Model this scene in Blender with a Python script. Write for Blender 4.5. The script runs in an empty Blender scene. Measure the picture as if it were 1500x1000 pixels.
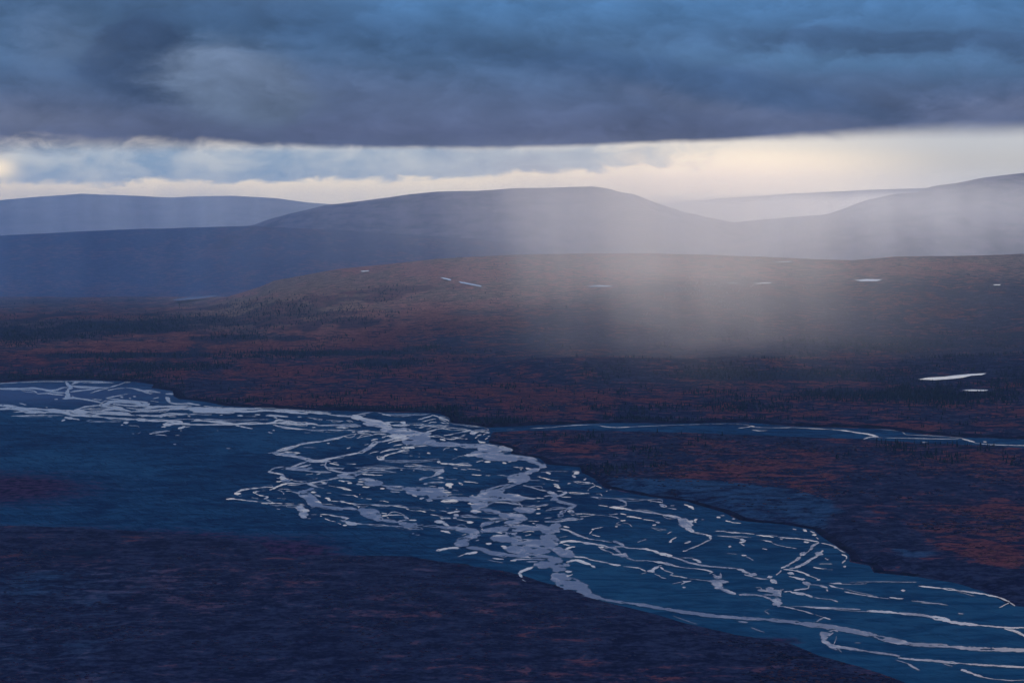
import bpy, math, random
import numpy as np

# ------------------------------------------------------------------ camera
sc = bpy.context.scene
R = math.radians
F = 3383.0                       # focal length in units of the 1500 px wide frame
CAMZ = 600.0
PITCH = math.atan(200.0 / F)     # looking slightly down over the valley
cam_d = bpy.data.cameras.new("camera"); cam = bpy.data.objects.new("camera", cam_d)
sc.collection.objects.link(cam); sc.camera = cam
cam_d.sensor_width = 36.0; cam_d.lens = 36.0 * F / 1500.0
cam_d.clip_start = 1.0; cam_d.clip_end = 200000.0
cam.location = (0, 0, CAMZ); cam.rotation_euler = (math.pi / 2 - PITCH, 0, 0)

# ------------------------------------------------------------------ node helper
class E:
    """tiny expression wrapper round shader nodes"""
    nt = None
    def __init__(s, v): s.v = v
    @staticmethod
    def node(kind, **kw):
        n = E.nt.nodes.new(kind)
        for k, v in kw.items(): setattr(n, k, v)
        return n
    @staticmethod
    def put(sock, v):
        if isinstance(v, E): v = v.v
        if isinstance(v, (int, float)): sock.default_value = v
        elif isinstance(v, tuple): sock.default_value = v if len(v) == len(sock.default_value) else v + (1.0,)
        else: E.nt.links.new(v, sock)
    @staticmethod
    def m(op, *a, clamp=False):
        n = E.node('ShaderNodeMath', operation=op, use_clamp=clamp)
        for i, x in enumerate(a): E.put(n.inputs[i], x)
        return E(n.outputs[0])
    def __add__(s, o): return E.m('ADD', s, o)
    __radd__ = __add__
    def __sub__(s, o): return E.m('SUBTRACT', s, o)
    def __rsub__(s, o): return E.m('SUBTRACT', o, s)
    def __mul__(s, o): return E.m('MULTIPLY', s, o)
    __rmul__ = __mul__
    def __truediv__(s, o): return E.m('DIVIDE', s, o)
def sstep(x, a, b):
    n = E.node('ShaderNodeMapRange', interpolation_type='SMOOTHSTEP')
    E.put(n.inputs[0], x); E.put(n.inputs[1], a); E.put(n.inputs[2], b)
    n.inputs[3].default_value = 0; n.inputs[4].default_value = 1
    return E(n.outputs[0])
def ramp(x, a, b, c, d):
    n = E.node('ShaderNodeMapRange', clamp=True)
    for i, v in enumerate((x, a, b, c, d)): E.put(n.inputs[i], v)
    return E(n.outputs[0])
def mixc(f, a, b, mode='MIX'):
    n = E.node('ShaderNodeMix', data_type='RGBA', blend_type=mode)
    E.put(n.inputs[0], f); E.put(n.inputs[6], a); E.put(n.inputs[7], b)
    return E(n.outputs[2])
def vec(x, y, z=0.0):
    n = E.node('ShaderNodeCombineXYZ')
    for i, v in enumerate((x, y, z)): E.put(n.inputs[i], v)
    return E(n.outputs[0])
def sep(v):
    n = E.node('ShaderNodeSeparateXYZ'); E.put(n.inputs[0], v)
    return [E(o) for o in n.outputs]
def noise(v, scale=1.0, detail=4.0, rough=0.55, dist=0.0):
    n = E.node('ShaderNodeTexNoise'); E.put(n.inputs['Vector'], v)
    n.inputs['Scale'].default_value = scale; n.inputs['Detail'].default_value = detail
    n.inputs['Roughness'].default_value = rough; n.inputs['Distortion'].default_value = dist
    return E(n.outputs[0])
def gaus(U, V, cx, cy, rx, ry, rot=0.0):
    c, s = math.cos(R(rot)), math.sin(R(rot))
    du, dv = U - cx, V - cy
    a = (du * c + dv * s) / rx
    b = (dv * c - du * s) / ry
    return E.m('EXPONENT', (a * a + b * b) * -1.0)
def vscale(c, k):
    n = E.node('ShaderNodeVectorMath', operation='SCALE'); E.put(n.inputs[0], c); E.put(n.inputs['Scale'], k)
    return E(n.outputs[0])
def vadd(a, b):
    n = E.node('ShaderNodeVectorMath', operation='ADD'); E.put(n.inputs[0], a); E.put(n.inputs[1], b)
    return E(n.outputs[0])

# ------------------------------------------------------------------ world
SUN_EL, SUN_AZ = 21.0, 19.0     # veiled sun, ahead and to the right, behind the cloud deck
w = bpy.data.worlds.new("World"); sc.world = w; w.use_nodes = True
E.nt = w.node_tree; E.nt.nodes.clear()
tc = E.node('ShaderNodeTexCoord')
dx, dy, dz = sep(E(tc.outputs['Generated']))
az = E.m('ARCTAN2', dx, dy) * 57.2958
el = E.m('ARCSINE', dz) * 57.2958
U = az * 59.04 + 750.0           # sky angles: 59.04 units to the degree, el 0 at 300
V = 300.0 - el * 59.04
nA = noise(vec(U / 330.0, V / 120.0), 1.0, 5, 0.55, 0.4)
nB = noise(vec(U / 90.0, V / 45.0, 3.0), 1.0, 5, 0.6, 0.3)
nC = noise(vec(U / 900.0, V / 260.0, 7.0), 1.0, 3, 0.5)
nA0, nB0, nC0 = nA - 0.5, nB - 0.5, nC - 0.5
Uw = U + nB0 * 150.0 + nA0 * 90.0
Vw = V + nB0 * 65.0 + nA0 * 45.0
# clear strip under the cloud deck
gap = mixc(sstep(U, 1080, 1420), (1.25, 1.04, 0.76), (0.60, 0.58, 0.55))
gap = mixc(gaus(U, V, 1040, 268, 200, 34) * 0.8, gap, (1.6, 1.25, 0.96))
gap = mixc(sstep(V, 240, 205) * 0.55, gap, (0.62, 0.64, 0.68))
# pale second cloud layer
nL = noise(vec(U / 60.0, V / 30.0, 11.0), 1.0, 5, 0.6, 0.6) - 0.5
edge2 = 272.0 - sstep(U, 60, 420) * 6.0 - sstep(U, 500, 1000) * 20.0 + nL * 34.0 + nA0 * 20.0
m2 = sstep(edge2 - V, -3, 7) * sstep(V + nL * 26.0, 198, 226) * sstep(1090.0 - U + nL * 300.0, 0, 260)
m2 = m2 * (1.0 - 0.95 * gaus(U, V, 12, 250, 26, 20))
c2 = mixc(ramp(nB, 0.35, 0.65, 0, 1), mixc(sstep(U, 500, 800), (0.27, 0.38, 0.53), (0.40, 0.44, 0.52)), (0.56, 0.60, 0.64))
low = mixc(m2, gap, c2)
# dark deck
edge = 217.0 - sstep(U, 700, 1500) * 22.0 + nA0 * 12.0 + nL * 3.0 + nL * (3.0 + 26.0 * sstep(U, 640, 200))
wid = 4.0 + 10.0 * sstep(U, 600, 100) + 9.0 * sstep(U, 950, 1450)
deckm = sstep((edge - V) / wid, -1.0, 1.4)
deck = mixc(sstep(V, 205, 70), (0.098, 0.124, 0.235), (0.072, 0.160, 0.325))
deck = mixc(sstep(V, 90, -10) * sstep(U, 380, 620), deck, (0.080, 0.225, 0.48))
deck = mixc(0.85 * sstep(gaus(Uw, Vw, 205, 85, 95, 75, -12), 0.25, 0.75), deck, (0.028, 0.062, 0.150))
deck = mixc(0.55 * gaus(Uw, Vw, 430, 40, 240, 34, 5), deck, (0.030, 0.085, 0.20))
deck = mixc(0.85 * sstep(gaus(Uw, Vw, 345, 125, 125, 62, 8), 0.15, 0.8), deck, (0.165, 0.235, 0.365))
deck = mixc(0.45 * gaus(Uw, Vw, 90, 70, 60, 45), deck, (0.135, 0.195, 0.320))
deck = mixc(0.55 * gaus(Uw, Vw, 30, 180, 150, 28), deck, (0.175, 0.205, 0.31))
deck = mixc(0.40 * gaus(Uw, Vw, 560, 140, 200, 38, 6), deck, (0.130, 0.175, 0.31))
deck = mixc(0.65 * sstep(gaus(Uw, Vw, 980, 118, 360, 30, 9), 0.15, 0.8), deck, (0.040, 0.100, 0.235))
deck = mixc(0.65 * sstep(gaus(Uw, Vw * 1.0, 1330, 66, 260, 16, 2), 0.15, 0.7), deck, (0.045, 0.100, 0.220))
deck = mixc(0.50 * gaus(Uw, Vw, 1260, 96, 260, 14, 2), deck, (0.100, 0.240, 0.46))
deck = mixc(0.40 * gaus(Uw, Vw, 1010, 150, 170, 14, 12), deck, (0.165, 0.20, 0.33))
deck = mixc(0.55 * gaus(Uw, Vw, 1480, 160, 160, 22, -8), deck, (0.17, 0.205, 0.34))
deck = mixc(0.45 * gaus(U, V, 800, 200, 600, 12), deck, (0.075, 0.095, 0.19))
nD = noise(vec(Uw / 130.0, Vw / 62.0, 5.0), 1.0, 7, 0.62, 1.1)
deck = vscale(deck, ramp(nD, 0.3, 0.7, 0.86, 1.15))
deck = vscale(mixc(0.12, deck, (0.11, 0.12, 0.15)), ramp(nB * 0.5 + nA * 0.5, 0.28, 0.72, 0.55, 1.28))
sky = mixc(deckm, low, deck)
# the sky above the frame: a bright break, then blue-grey overcast over a clear-sky base
nish = E.node('ShaderNodeTexSky', sky_type='NISHITA', sun_disc=False)
nish.sun_elevation = R(SUN_EL); nish.sun_rotation = R(SUN_AZ); nish.altitude = 600; nish.air_density = 1.2
upper = vadd(vscale(E(nish.outputs[0]), 0.045), vscale((0.010, 0.095, 0.36), ramp(nC, 0.3, 0.7, 0.7, 1.3)))
brk = sstep(el, 5.2, 6.6) * sstep(el, 10.2, 6.4) * E.m('EXPONENT', (az - 2.0) * (az - 2.0) / -500.0)
upper = mixc(brk * ramp(nC, 0.3, 0.6, 0.75, 1.0), upper, (1.15, 1.02, 0.86))
sky = mixc(sstep(el, 4.9, 6.2), sky, upper)
# towards and below the horizon behind the hills
bg = E.node('ShaderNodeBackground'); E.put(bg.inputs[0], sky); bg.inputs[1].default_value = 1.0
wo = E.node('ShaderNodeOutputWorld'); E.nt.links.new(bg.outputs[0], wo.inputs[0])
w.cycles.sampling_method = 'MANUAL'; w.cycles.sample_map_resolution = 1024

sun_d = bpy.data.lights.new("sun", 'SUN'); sun = bpy.data.objects.new("sun", sun_d)
sc.collection.objects.link(sun)
sun_d.energy = 1.15; sun_d.angle = R(12); sun_d.color = (1.0, 0.82, 0.65)
sun.rotation_euler = (R(90 - SUN_EL), 0, R(180 - SUN_AZ))

sc.view_settings.view_transform = 'Standard'; sc.view_settings.look = 'None'
sc.view_settings.exposure = 0.0; sc.view_settings.gamma = 1.0
sc.cycles.volume_bounces = 1; sc.cycles.max_bounces = 5
sc.cycles.volume_step_rate = 0.6; sc.cycles.volume_max_steps = 256

# ------------------------------------------------------------------ maths helpers
rng = np.random.default_rng(7)
_H = rng.random((256, 256)).astype(np.float32)
def vnoise(x, y):
    xi = np.floor(x).astype(np.int64); yi = np.floor(y).astype(np.int64)
    fx = x - xi; fy = y - yi
    fx = fx * fx * (3 - 2 * fx); fy = fy * fy * (3 - 2 * fy)
    a = _H[xi & 255, yi & 255]; b = _H[(xi + 1) & 255, yi & 255]
    c = _H[xi & 255, (yi + 1) & 255]; d = _H[(xi + 1) & 255, (yi + 1) & 255]
    return (a * (1 - fx) + b * fx) * (1 - fy) + (c * (1 - fx) + d * fx) * fy - 0.5
def fbm(x, y, oct=4, g=0.5):
    s = 0; a = 1.0; t = 0
    for i in range(oct):
        s = s + a * vnoise(x * 2 ** i + 17.3 * i, y * 2 ** i + 9.1 * i); t += a; a *= g
    return s / t * 2
def ss(x, a, b):
    t = np.clip((x - a) / (b - a), 0, 1); return t * t * (3 - 2 * t)
cp, sp = math.cos(PITCH), math.sin(PITCH)
def to_ground(px, py, z=0.0):                       # frame coordinates -> point on the plane at height z
    a = (px - 750.0) / F; b = (500.0 - py) / F
    X = a; Y = cp + b * sp; Z = -sp + b * cp
    t = (z - CAMZ) / Z
    return X * t, Y * t
def to_frame(x, y, z):
    dz_ = z - CAMZ
    d = y * cp - dz_ * sp; u = y * sp + dz_ * cp
    return 750.0 + F * x / d, 500.0 - F * u / d
def mk(name, verts, faces, mat, kind=None, label=None, cat=None, group=None, smooth=True, attrs=None):
    """verts (n,3) array; faces: (m,k) array or (loops, starts) pair"""
    me = bpy.data.meshes.new(name)
    verts = np.asarray(verts, np.float32)
    if isinstance(faces, tuple): loops, starts = faces
    else:
        faces = np.asarray(faces, np.int32); loops = faces.ravel()
        starts = np.arange(len(faces), dtype=np.int32) * faces.shape[1]
    me.vertices.add(len(verts)); me.vertices.foreach_set('co', verts.ravel())
    me.loops.add(len(loops)); me.loops.foreach_set('vertex_index', np.ascontiguousarray(loops, np.int32))
    me.polygons.add(len(starts)); me.polygons.foreach_set('loop_start', np.ascontiguousarray(starts, np.int32))
    me.update(calc_edges=True)
    me.polygons.foreach_set('use_smooth', np.full(len(starts), smooth, bool))
    for an, av in (attrs or {}).items():
        at = me.color_attributes.new(an, 'FLOAT_COLOR', 'POINT')
        c = np.ones((len(verts), 4), np.float32); c[:, :av.shape[1]] = av
        at.data.foreach_set('color', c.ravel())
    me.materials.append(mat)
    o = bpy.data.objects.new(name, me); sc.collection.objects.link(o)
    if kind: o['kind'] = kind
    if label: o['label'] = label
    if cat: o['category'] = cat
    if group: o['group'] = group
    return o
def grid_faces(nr, nc):
    i = np.arange(nr - 1)[:, None] * nc + np.arange(nc - 1)[None, :]
    return np.stack([i, i + 1, i + nc + 1, i + nc], -1).reshape(-1, 4)

# ------------------------------------------------------------------ river course (traced onto the valley floor)
TRACE = """
@A 0 545 6
8 9 -300,118 -100,104 0,98 100,94 200,88 300,82 400,80 500,78 560,78
8 7 560,78 700,78 800,85 900,88 1000,92
8 22 580,82 600,110 625,135 600,150
8 14 625,135 560,135 500,155 440,160 380,152 300,140 240,140 130,145 0,148 -150,150
7 8 0,140 60,150 160,152 240,155 300,165 330,188
8 16 625,118 700,128 800,132 900,136 960,134
8 10 960,134 1010,120 1060,105 1100,90 1150,88
7 8 640,90 700,85 660,95 630,105
8 12 960,134 880,138 800,150 720,160 660,165 620,175
8 28 600,155 590,180 600,205 580,225
8 12 590,180 500,178 440,170 380,158
7 8 330,190 400,185 470,190 560,200
8 14 640,205 650,225 720,235 780,245 840,255 900,268
8 18 555,232 600,228 650,225
7 7 800,228 850,240 900,242
7 10 480,238 510,236
8 9 1110,135 1160,142 1220,152 1290,165 1350,170 1400,180
7 9 1230,155 1280,178 1330,192
7 6 1100,140 1040,142 990,150 950,162
7 5 790,185 860,160 950,142
6 5 1150,185 1090,195 1000,212 930,225
7 12 1060,212 1080,222
8 14 1175,213 1192,213
7 9 1135,228 1150,230
6 5 1340,235 1370,225 1400,222
6 6 1320,250 1400,262
8 16 1460,190 1500,190
8 20 1460,225 1480,230 1490,262
8 20 -200,290 0,290 60,292 120,300 190,318 260,322 330,322 400,330
8 14 -200,325 0,325 90,322 180,330 260,340 340,345 400,355
8 10 120,350 200,345 240,355 400,360
7 9 170,272 230,288
8 26 400,330 480,335 560,345 640,345 720,355 770,350
8 18 400,350 480,350 560,355 640,375 720,380 800,385 900,395
7 9 400,308 420,308
8 12 640,340 700,318 760,302 820,296 880,290
8 20 660,330 720,338 770,350
8 12 900,395 1000,402 1100,410 1200,414
8 24 1200,414 1290,422
8 12 1290,422 1400,425 1500,425
6 6 100,384 200,382 300,380 420,382 560,380
5 4 420,390 460,392
8 20 570,395 600,400 630,405
7 7 630,405 700,416
7 10 545,428 570,415
5 5 770,428 790,420 840,430 960,434 1060,432
8 20 1090,445 1125,440
7 8 1065,465 1080,460
5 4 1130,468 1200,470 1225,485
8 10 1430,458 1500,452
8 12 1440,470 1500,466
8 10 1420,480 1455,480
7 10 1315,540 1335,540
6 5 1330,540 1400,528 1490,515
5 5 1360,548 1440,552 1460,560
4 10 1160,538 1175,538
4 6 1210,540 1235,528
8 9 930,225 980,235 1060,242 1140,250 1240,258 1300,262
8 24 880,285 930,280 980,262 1060,258 1140,262 1240,272 1310,280
8 16 1000,280 1100,290 1180,296 1260,292 1340,302 1500,300
8 18 860,290 920,300 1000,310 1080,312
8 14 900,335 980,325 1060,330 1140,345
8 12 780,345 900,345 1000,350 1100,355 1150,365
8 12 770,350 840,360 960,362 1060,370 1180,380
8 9 820,378 900,365 980,368
8 12 1000,300 1080,325 1160,350
8 10 1110,310 1200,322 1320,318 1420,305 1500,305
8 12 1150,345 1250,342 1380,335 1500,325
7 7 1190,378 1300,385 1400,380 1500,372
7 6 1240,388 1262,388
7 6 1405,394 1425,394
8 8 760,322 860,320 960,318
@B 200 560 6
7 8 0,68 60,75 130,82 210,88
8 14 280,98 320,102
8 24 262,130 275,150 285,170
8 12 285,175 330,185 400,188 450,185 520,190
7 7 150,140 190,135
8 14 450,178 500,190 560,198
8 26 0,180 60,185 100,195
8 14 100,210 200,212 300,208 400,212 480,210
8 14 0,240 100,245 220,240 320,232 420,232 500,235
8 20 420,235 500,225 580,225 660,232
7 5 590,205 680,215 760,212
8 30 480,240 560,245 640,245 720,240
8 26 560,228 660,232 760,238 860,240 900,248
8 14 500,262 640,262 760,262 860,262
8 20 740,230 820,228 900,232 960,240
8 18 860,255 960,255 1060,250 1140,245 1200,252
8 14 900,225 1000,232 1080,225 1180,222 1240,235
8 16 1140,245 1240,248 1340,255 1420,268 1500,275
7 10 1240,235 1340,240 1440,250 1500,250
7 7 0,285 100,285 180,288 300,282 420,275 540,280 660,282
8 9 210,284 320,280 440,275
8 9 40,297 60,298
8 7 205,303 220,305
6 6 280,298 350,300
7 8 450,296 475,297
7 7 730,285 755,285
7 10 890,290 930,292
5 6 960,295 1060,298
7 10 1040,282 1085,282
8 18 0,325 60,328 120,335 200,338
8 14 200,338 280,335 360,338 400,345
8 12 245,365 290,345 340,355 400,352
8 16 240,372 300,368 380,362 460,360
6 5 330,325 460,322 600,322 720,325 900,328 1040,325 1160,325
8 10 480,340 560,335 640,342 720,345
8 16 640,342 720,348 780,355 860,362
8 12 400,368 520,370 640,370 760,368 860,368 960,362 1060,362 1140,362
7 9 860,362 940,358 1020,362 1140,358
8 14 220,390 255,390
8 18 370,405 400,395 420,385
8 8 430,392 470,385
8 8 385,422 395,422
7 8 120,448 140,448
6 5 130,446 200,436 270,428
6 5 160,458 250,460
5 5 250,466 265,466
6 5 340,464 380,464
8 12 875,378 905,382
8 9 905,382 960,395 1020,405
8 14 1140,355 1200,350 1240,330 1280,330
8 12 1140,290 1240,295 1330,300
7 10 1215,300 1235,318
8 12 1140,362 1240,355 1340,358 1440,368 1500,370
7 7 1240,335 1320,345 1420,350 1500,350
7 9 1200,370 1260,385 1340,400 1440,410 1500,412
6 6 1195,420 1215,420
5 4 1155,435 1195,445
5 10 325,542 345,540
5 6 790,578 830,580
7 8 1230,600 1290,580 1360,560 1440,545 1500,530
7 6 1420,300 1450,304
6 7 710,422 716,422
@C 400 580 7.5
8 12 0,130 100,145 200,150 300,150
8 30 0,165 80,168 160,172 240,182 320,185
8 9 120,158 240,160 360,158 480,165 600,170
8 22 320,185 400,178 500,190 580,190 640,205
7 22 640,205 720,215 800,220 870,222
7 12 560,172 640,185
4 5 640,160 760,162 900,158 1050,170
7 14 870,220 930,205 1000,190 1060,178 1100,172
7 60 880,220 920,235 960,238
6 60 960,240 1020,262 1080,275 1140,285 1200,290
7 12 980,215 1020,205
6 8 1120,175 1180,185 1260,205
7 16 1200,195 1280,212
4 4 1290,205 1400,205 1500,206
8 14 40,215 80,222 160,225
8 20 10,230 40,240
7 8 270,228 300,230
7 9 360,230 420,240 480,248 540,252
7 10 580,262 640,265 720,272 770,272
7 9 800,268 850,270 880,285
7 9 820,275 850,285
8 12 60,260 130,268 180,280 280,285
8 22 0,290 60,295 110,305
7 10 110,300 220,305 340,308
7 30 360,300 420,302 480,310
6 22 480,320 600,322 720,320 840,325 960,325
8 12 680,342 760,340 860,340 960,335
8 16 765,350 800,350
7 12 0,318 60,335 120,350 200,358 320,362
6 12 320,365 440,370 600,370 740,372 860,375 940,380
8 14 430,342 465,342
7 8 420,378 428,380
4 6 345,400 410,402
8 20 870,395 900,390
7 26 930,390 1000,385 1060,380
8 12 930,405 1000,405 1060,395
8 12 920,462 980,445 1050,432 1100,428
7 10 940,410 860,420 800,435 760,445
7 26 680,465 720,460 770,440
6 20 770,440 690,465 600,485 540,495
6 22 540,495 460,505 380,515 300,530 240,548
6 34 240,548 180,568 130,588
6 20 130,588 80,600 40,612 0,622
8 12 590,515 622,518
8 16 812,575 850,560
5 9 340,560 420,562 480,565
6 30 40,625 120,635 200,650 280,665
6 40 280,665 340,685 400,695
7 10 130,605 200,612 300,622
7 14 240,632 300,622
6 36 380,712 460,715 560,712 620,715
6 20 560,700 640,685 720,665 800,650
6 22 800,650 880,635 940,622
6 36 940,622 1000,600 1060,560 1100,535
6 44 1060,560 1110,520 1140,500
6 20 1140,505 1200,498 1280,480 1340,460
7 6 1000,535 1050,525
8 20 1080,490 1110,475 1150,470
7 16 1110,420 1160,415 1240,420
7 12 1060,390 1160,388 1260,392
6 50 1000,300 1080,310 1160,320 1240,330 1300,350
6 30 1240,350 1320,380 1400,390 1500,400
7 12 1220,295 1280,300
7 8 1290,285 1360,282 1420,282
8 26 1410,288 1450,296
7 16 1300,318 1400,325 1500,320
6 40 1330,370 1420,365 1500,370
8 20 1200,455 1240,440 1280,435
7 40 1290,440 1360,425 1420,420 1500,425
8 16 1270,515 1320,495 1400,480 1480,465
6 60 1440,500 1500,520
7 10 1320,545 1380,535 1420,530
8 30 1420,565 1500,560
7 16 1180,620 1220,605 1280,595
7 10 1300,590 1360,580 1440,570
8 12 1230,660 1300,630 1380,615 1450,600 1500,595
7 40 1150,665 1180,685 1210,670
7 14 1050,635 1100,615 1160,605
4 5 1150,705 1260,702 1400,708 1500,712
8 12 620,735 680,745
7 10 870,745 910,745
@D 560 590 7.5
7 16 0,125 60,130 100,145
4 4 60,122 200,125 360,120 520,122
7 12 390,182 450,165 500,150 550,140
7 9 440,205 500,190 590,172
8 20 540,135 600,145 640,165 700,180 730,200
8 10 620,175 680,195 730,215
8 12 510,222 540,210 600,215
7 10 640,212 690,222 740,222
7 7 730,215 800,232 860,238
8 14 0,215 80,210 140,208
8 24 205,212 240,212 245,228
8 24 0,225 60,225 90,238
7 14 90,245 180,240 300,238 400,240 500,240
6 12 500,240 620,245 740,248
7 10 360,262 420,272 460,262
7 12 400,275 440,258 520,255 580,258 700,262
7 9 780,235 900,240 1000,250 1080,260 1140,275 1170,295
7 12 1090,290 1170,298
7 10 540,300 600,285 700,270 800,275 880,282 940,295
7 18 600,285 680,275
7 8 480,290 540,275
7 18 930,298 980,300
7 12 990,300 1050,310 1120,315 1180,325
6 60 0,290 60,300 120,320
5 60 60,310 160,330 260,335 360,335
6 22 120,280 220,290 320,305 400,315
6 50 360,330 440,340 520,335
6 20 480,320 540,305 600,292
7 16 680,355 760,345 840,325 920,312 980,305
6 60 980,330 1020,325
7 12 870,355 920,345
7 10 760,380 840,375 900,360
7 14 800,385 880,390 940,395
7 60 120,375 180,370 240,360
7 10 0,370 60,360 110,352
7 14 0,425 60,415 120,400
8 16 75,435 140,415 240,400
5 80 240,420 300,400 360,380 440,370 500,380
5 70 300,440 400,430 500,425 560,420
8 10 270,355 320,345 380,340
8 10 500,362 580,370 660,378 700,392
8 24 640,395 690,410
7 12 700,390 760,400 820,390
8 16 1020,330 1060,320
8 14 1040,360 1090,345
8 14 1130,335 1180,325
8 14 1020,385 1040,375
8 14 1050,400 1070,425 1130,432
8 18 1070,435 1130,435
7 12 1130,400 1160,385
8 12 1110,350 1130,335
7 8 1160,370 1180,360
5 60 500,450 620,455 740,455 860,460
5 60 860,465 960,470 1060,470 1140,475
6 24 1060,455 1160,460 1260,470
5 90 1080,500 1180,510 1280,510
7 14 1160,535 1240,535 1320,520 1400,512
6 60 1280,490 1340,500 1400,510
8 26 1395,515 1430,520
7 12 140,465 220,455
8 14 0,530 60,520 120,510 200,500
8 30 240,490 300,490 350,492
7 14 300,482 400,475 500,470
8 22 0,600 30,580 80,560
8 16 80,560 150,545 210,530 270,525
7 6 210,545 290,545
8 16 495,545 525,555
7 8 400,555 415,558
7 8 390,590 410,590
6 8 300,578 340,580
8 12 670,525 690,500 740,490
8 14 790,500 820,515
7 7 720,470 780,475
7 10 830,590 880,580 960,570
6 40 920,575 1000,570 1080,560
5 80 1040,565 1140,575 1240,585
5 90 1140,600 1260,600 1380,600 1480,610
7 12 1030,650 1080,635 1110,632
8 22 1130,645 1190,645
8 22 1325,655 1360,660
8 14 1380,650 1420,640
5 8 760,620 820,600
8 24 605,645 635,650
7 20 640,660 720,665 800,672
7 16 800,672 880,680 980,688
5 6 0,625 160,630 340,628 560,632
6 10 240,688 360,692 500,695
5 7 540,702 660,708
6 14 0,712 160,712
7 12 200,735 225,735
7 8 340,740 352,740
6 8 420,728 520,735 620,740 690,745
7 9 930,720 1010,728 1060,738
7 8 780,712 830,718
7 10 870,730 900,732
7 8 1430,700 1500,705
@E 320 660 7.5
6 16 550,25 620,20 640,10
6 26 600,30 680,45 760,55 840,70
7 14 700,8 800,12 860,20 905,22
6 24 780,55 860,65 940,80 1000,90
6 44 960,105 1040,110 1120,112 1200,110
6 26 1150,95 1220,85 1300,70
6 16 1300,70 1400,50 1500,35
8 20 1230,135 1280,145 1320,155
7 10 1260,125 1310,130
6 26 1180,130 1170,160 1200,200
7 12 1120,155 1160,150
6 20 1200,185 1300,190 1380,192
6 24 1200,205 1260,215 1330,232 1440,240 1500,240
6 26 960,125 900,140 840,165 800,175
6 24 1010,150 960,165 880,180 820,190 740,185
6 18 720,175 640,185 600,195 570,215
6 28 570,215 560,230 600,235
6 22 600,240 650,250 700,262 730,280
5 8 690,205 730,190
6 36 760,195 840,205 920,205 1000,200
5 20 980,185 1030,190
6 22 940,215 1040,225 1140,230 1240,235
7 8 960,262 1040,250
8 16 1075,262 1120,245
7 50 690,280 720,310
7 12 640,300 700,300 780,310
8 20 630,340 690,335
5 50 700,330 770,330
8 12 790,315 815,320
7 14 820,325 880,335 940,345
7 20 740,355 820,360 900,360 980,355
6 20 980,355 1060,345 1140,330 1200,320
6 16 1200,320 1280,300 1350,290
6 7 990,330 1040,315 1090,300
6 50 1320,270 1420,265 1500,275
7 16 1240,310 1320,298 1420,300 1500,300
8 20 1120,345 1180,350
8 36 1150,352 1170,365
7 12 1180,370 1190,350
8 16 1320,325 1380,330
8 20 1415,350 1465,352
7 8 1420,330 1450,335
8 9 1210,380 1260,390 1340,405 1420,422 1470,435
7 12 760,375 840,378 900,378
6 34 980,360 1040,380 1080,395
7 14 1080,400 1100,400 1160,410
8 22 650,390 700,372 750,362
8 18 560,430 600,415 640,395
7 26 620,400 640,395 660,380
7 18 600,398 520,400 420,408 340,415
7 24 340,415 260,430 200,450
8 34 180,465 210,470 235,470
8 18 190,475 215,485
5 12 220,500 260,492
7 12 650,430 690,440 710,455
8 20 715,460 718,480
7 9 660,415 740,420 800,425
8 14 740,440 800,440
6 16 800,445 860,460 920,465
5 60 900,450 960,460
5 36 940,440 1000,425 1040,415
5 90 920,470 980,500 1030,530
5 90 1000,550 1080,560
5 60 1000,575 1060,590 1120,600
5 10 1015,630 1060,615
8 34 1025,455 1070,455
7 10 1040,430 1080,425
6 20 1060,480 1120,500
7 9 1180,462 1240,462
8 20 1080,555 1130,572
8 26 1175,520 1220,520
8 30 1205,530 1225,545
7 14 1240,550 1320,555 1400,565
8 24 1340,550 1370,560
7 14 1400,570 1500,582
7 9 1130,580 1200,585 1280,592
5 36 1100,600 1200,615 1300,625
5 50 1240,625 1320,630 1360,640
5 24 1360,630 1440,632 1500,632
8 26 380,458 410,455
8 16 410,470 450,485 500,495 545,505
8 20 500,530 530,515 545,505
7 14 520,530 560,550 600,570
5 6 400,450 460,440 520,435
7 14 410,440 440,450
7 9 360,510 400,520 440,525
8 24 90,530 150,525 180,530
8 16 180,530 240,535 300,542
7 14 300,545 380,550 460,560
8 16 470,575 550,580
8 16 590,570 620,575
7 14 460,560 540,570 620,575 700,578
7 10 700,575 780,580 830,580
6 8 560,590 640,595 740,600 860,600 950,598
7 7 860,583 940,585
7 8 640,518 700,522
7 10 700,525 740,525
5 60 880,610 920,620
6 60 870,630 940,640
7 50 930,650 980,660
6 70 910,680 960,700
6 40 910,720 960,730
7 6 960,740 1020,745
7 8 625,632 680,640
7 7 1010,698 1080,700
8 12 1120,695 1200,700 1260,705
7 20 1200,700 1280,715 1340,725
7 14 1340,720 1430,740
8 12 1115,714 1135,716
8 12 1170,745 1230,765 1290,778
7 14 1330,765 1380,765 1420,740
8 14 1310,790 1345,805
8 16 1370,815 1405,818
6 50 1400,780 1460,800 1500,800
@F 500 670 7.5
5 50 0,190 80,190 160,185
6 14 0,158 100,162 240,160 380,160 600,162
7 20 180,145 230,142
7 9 230,145 270,122 340,112
6 9 150,108 260,110 420,108 600,112 740,120
6 14 340,118 460,112
8 14 430,132 480,134
8 10 650,135 680,135
7 7 790,142 800,142
7 7 870,128 930,138
6 16 740,120 860,118 980,122 1080,128
6 34 1080,128 1120,140
6 44 1110,145 1070,165 1040,190
6 18 1040,190 1000,205 960,215
6 26 960,215 900,225 860,245
7 22 230,178 300,185 360,190
8 14 340,192 455,192
6 60 0,195 60,195 120,200
5 16 160,195 220,175
8 16 0,255 35,262
8 14 40,255 80,258
8 22 70,282 115,280
7 12 180,260 230,262
6 40 200,235 300,240 360,250
5 80 280,280 360,280 420,280
6 20 160,290 240,295
7 9 180,275 260,262
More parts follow.
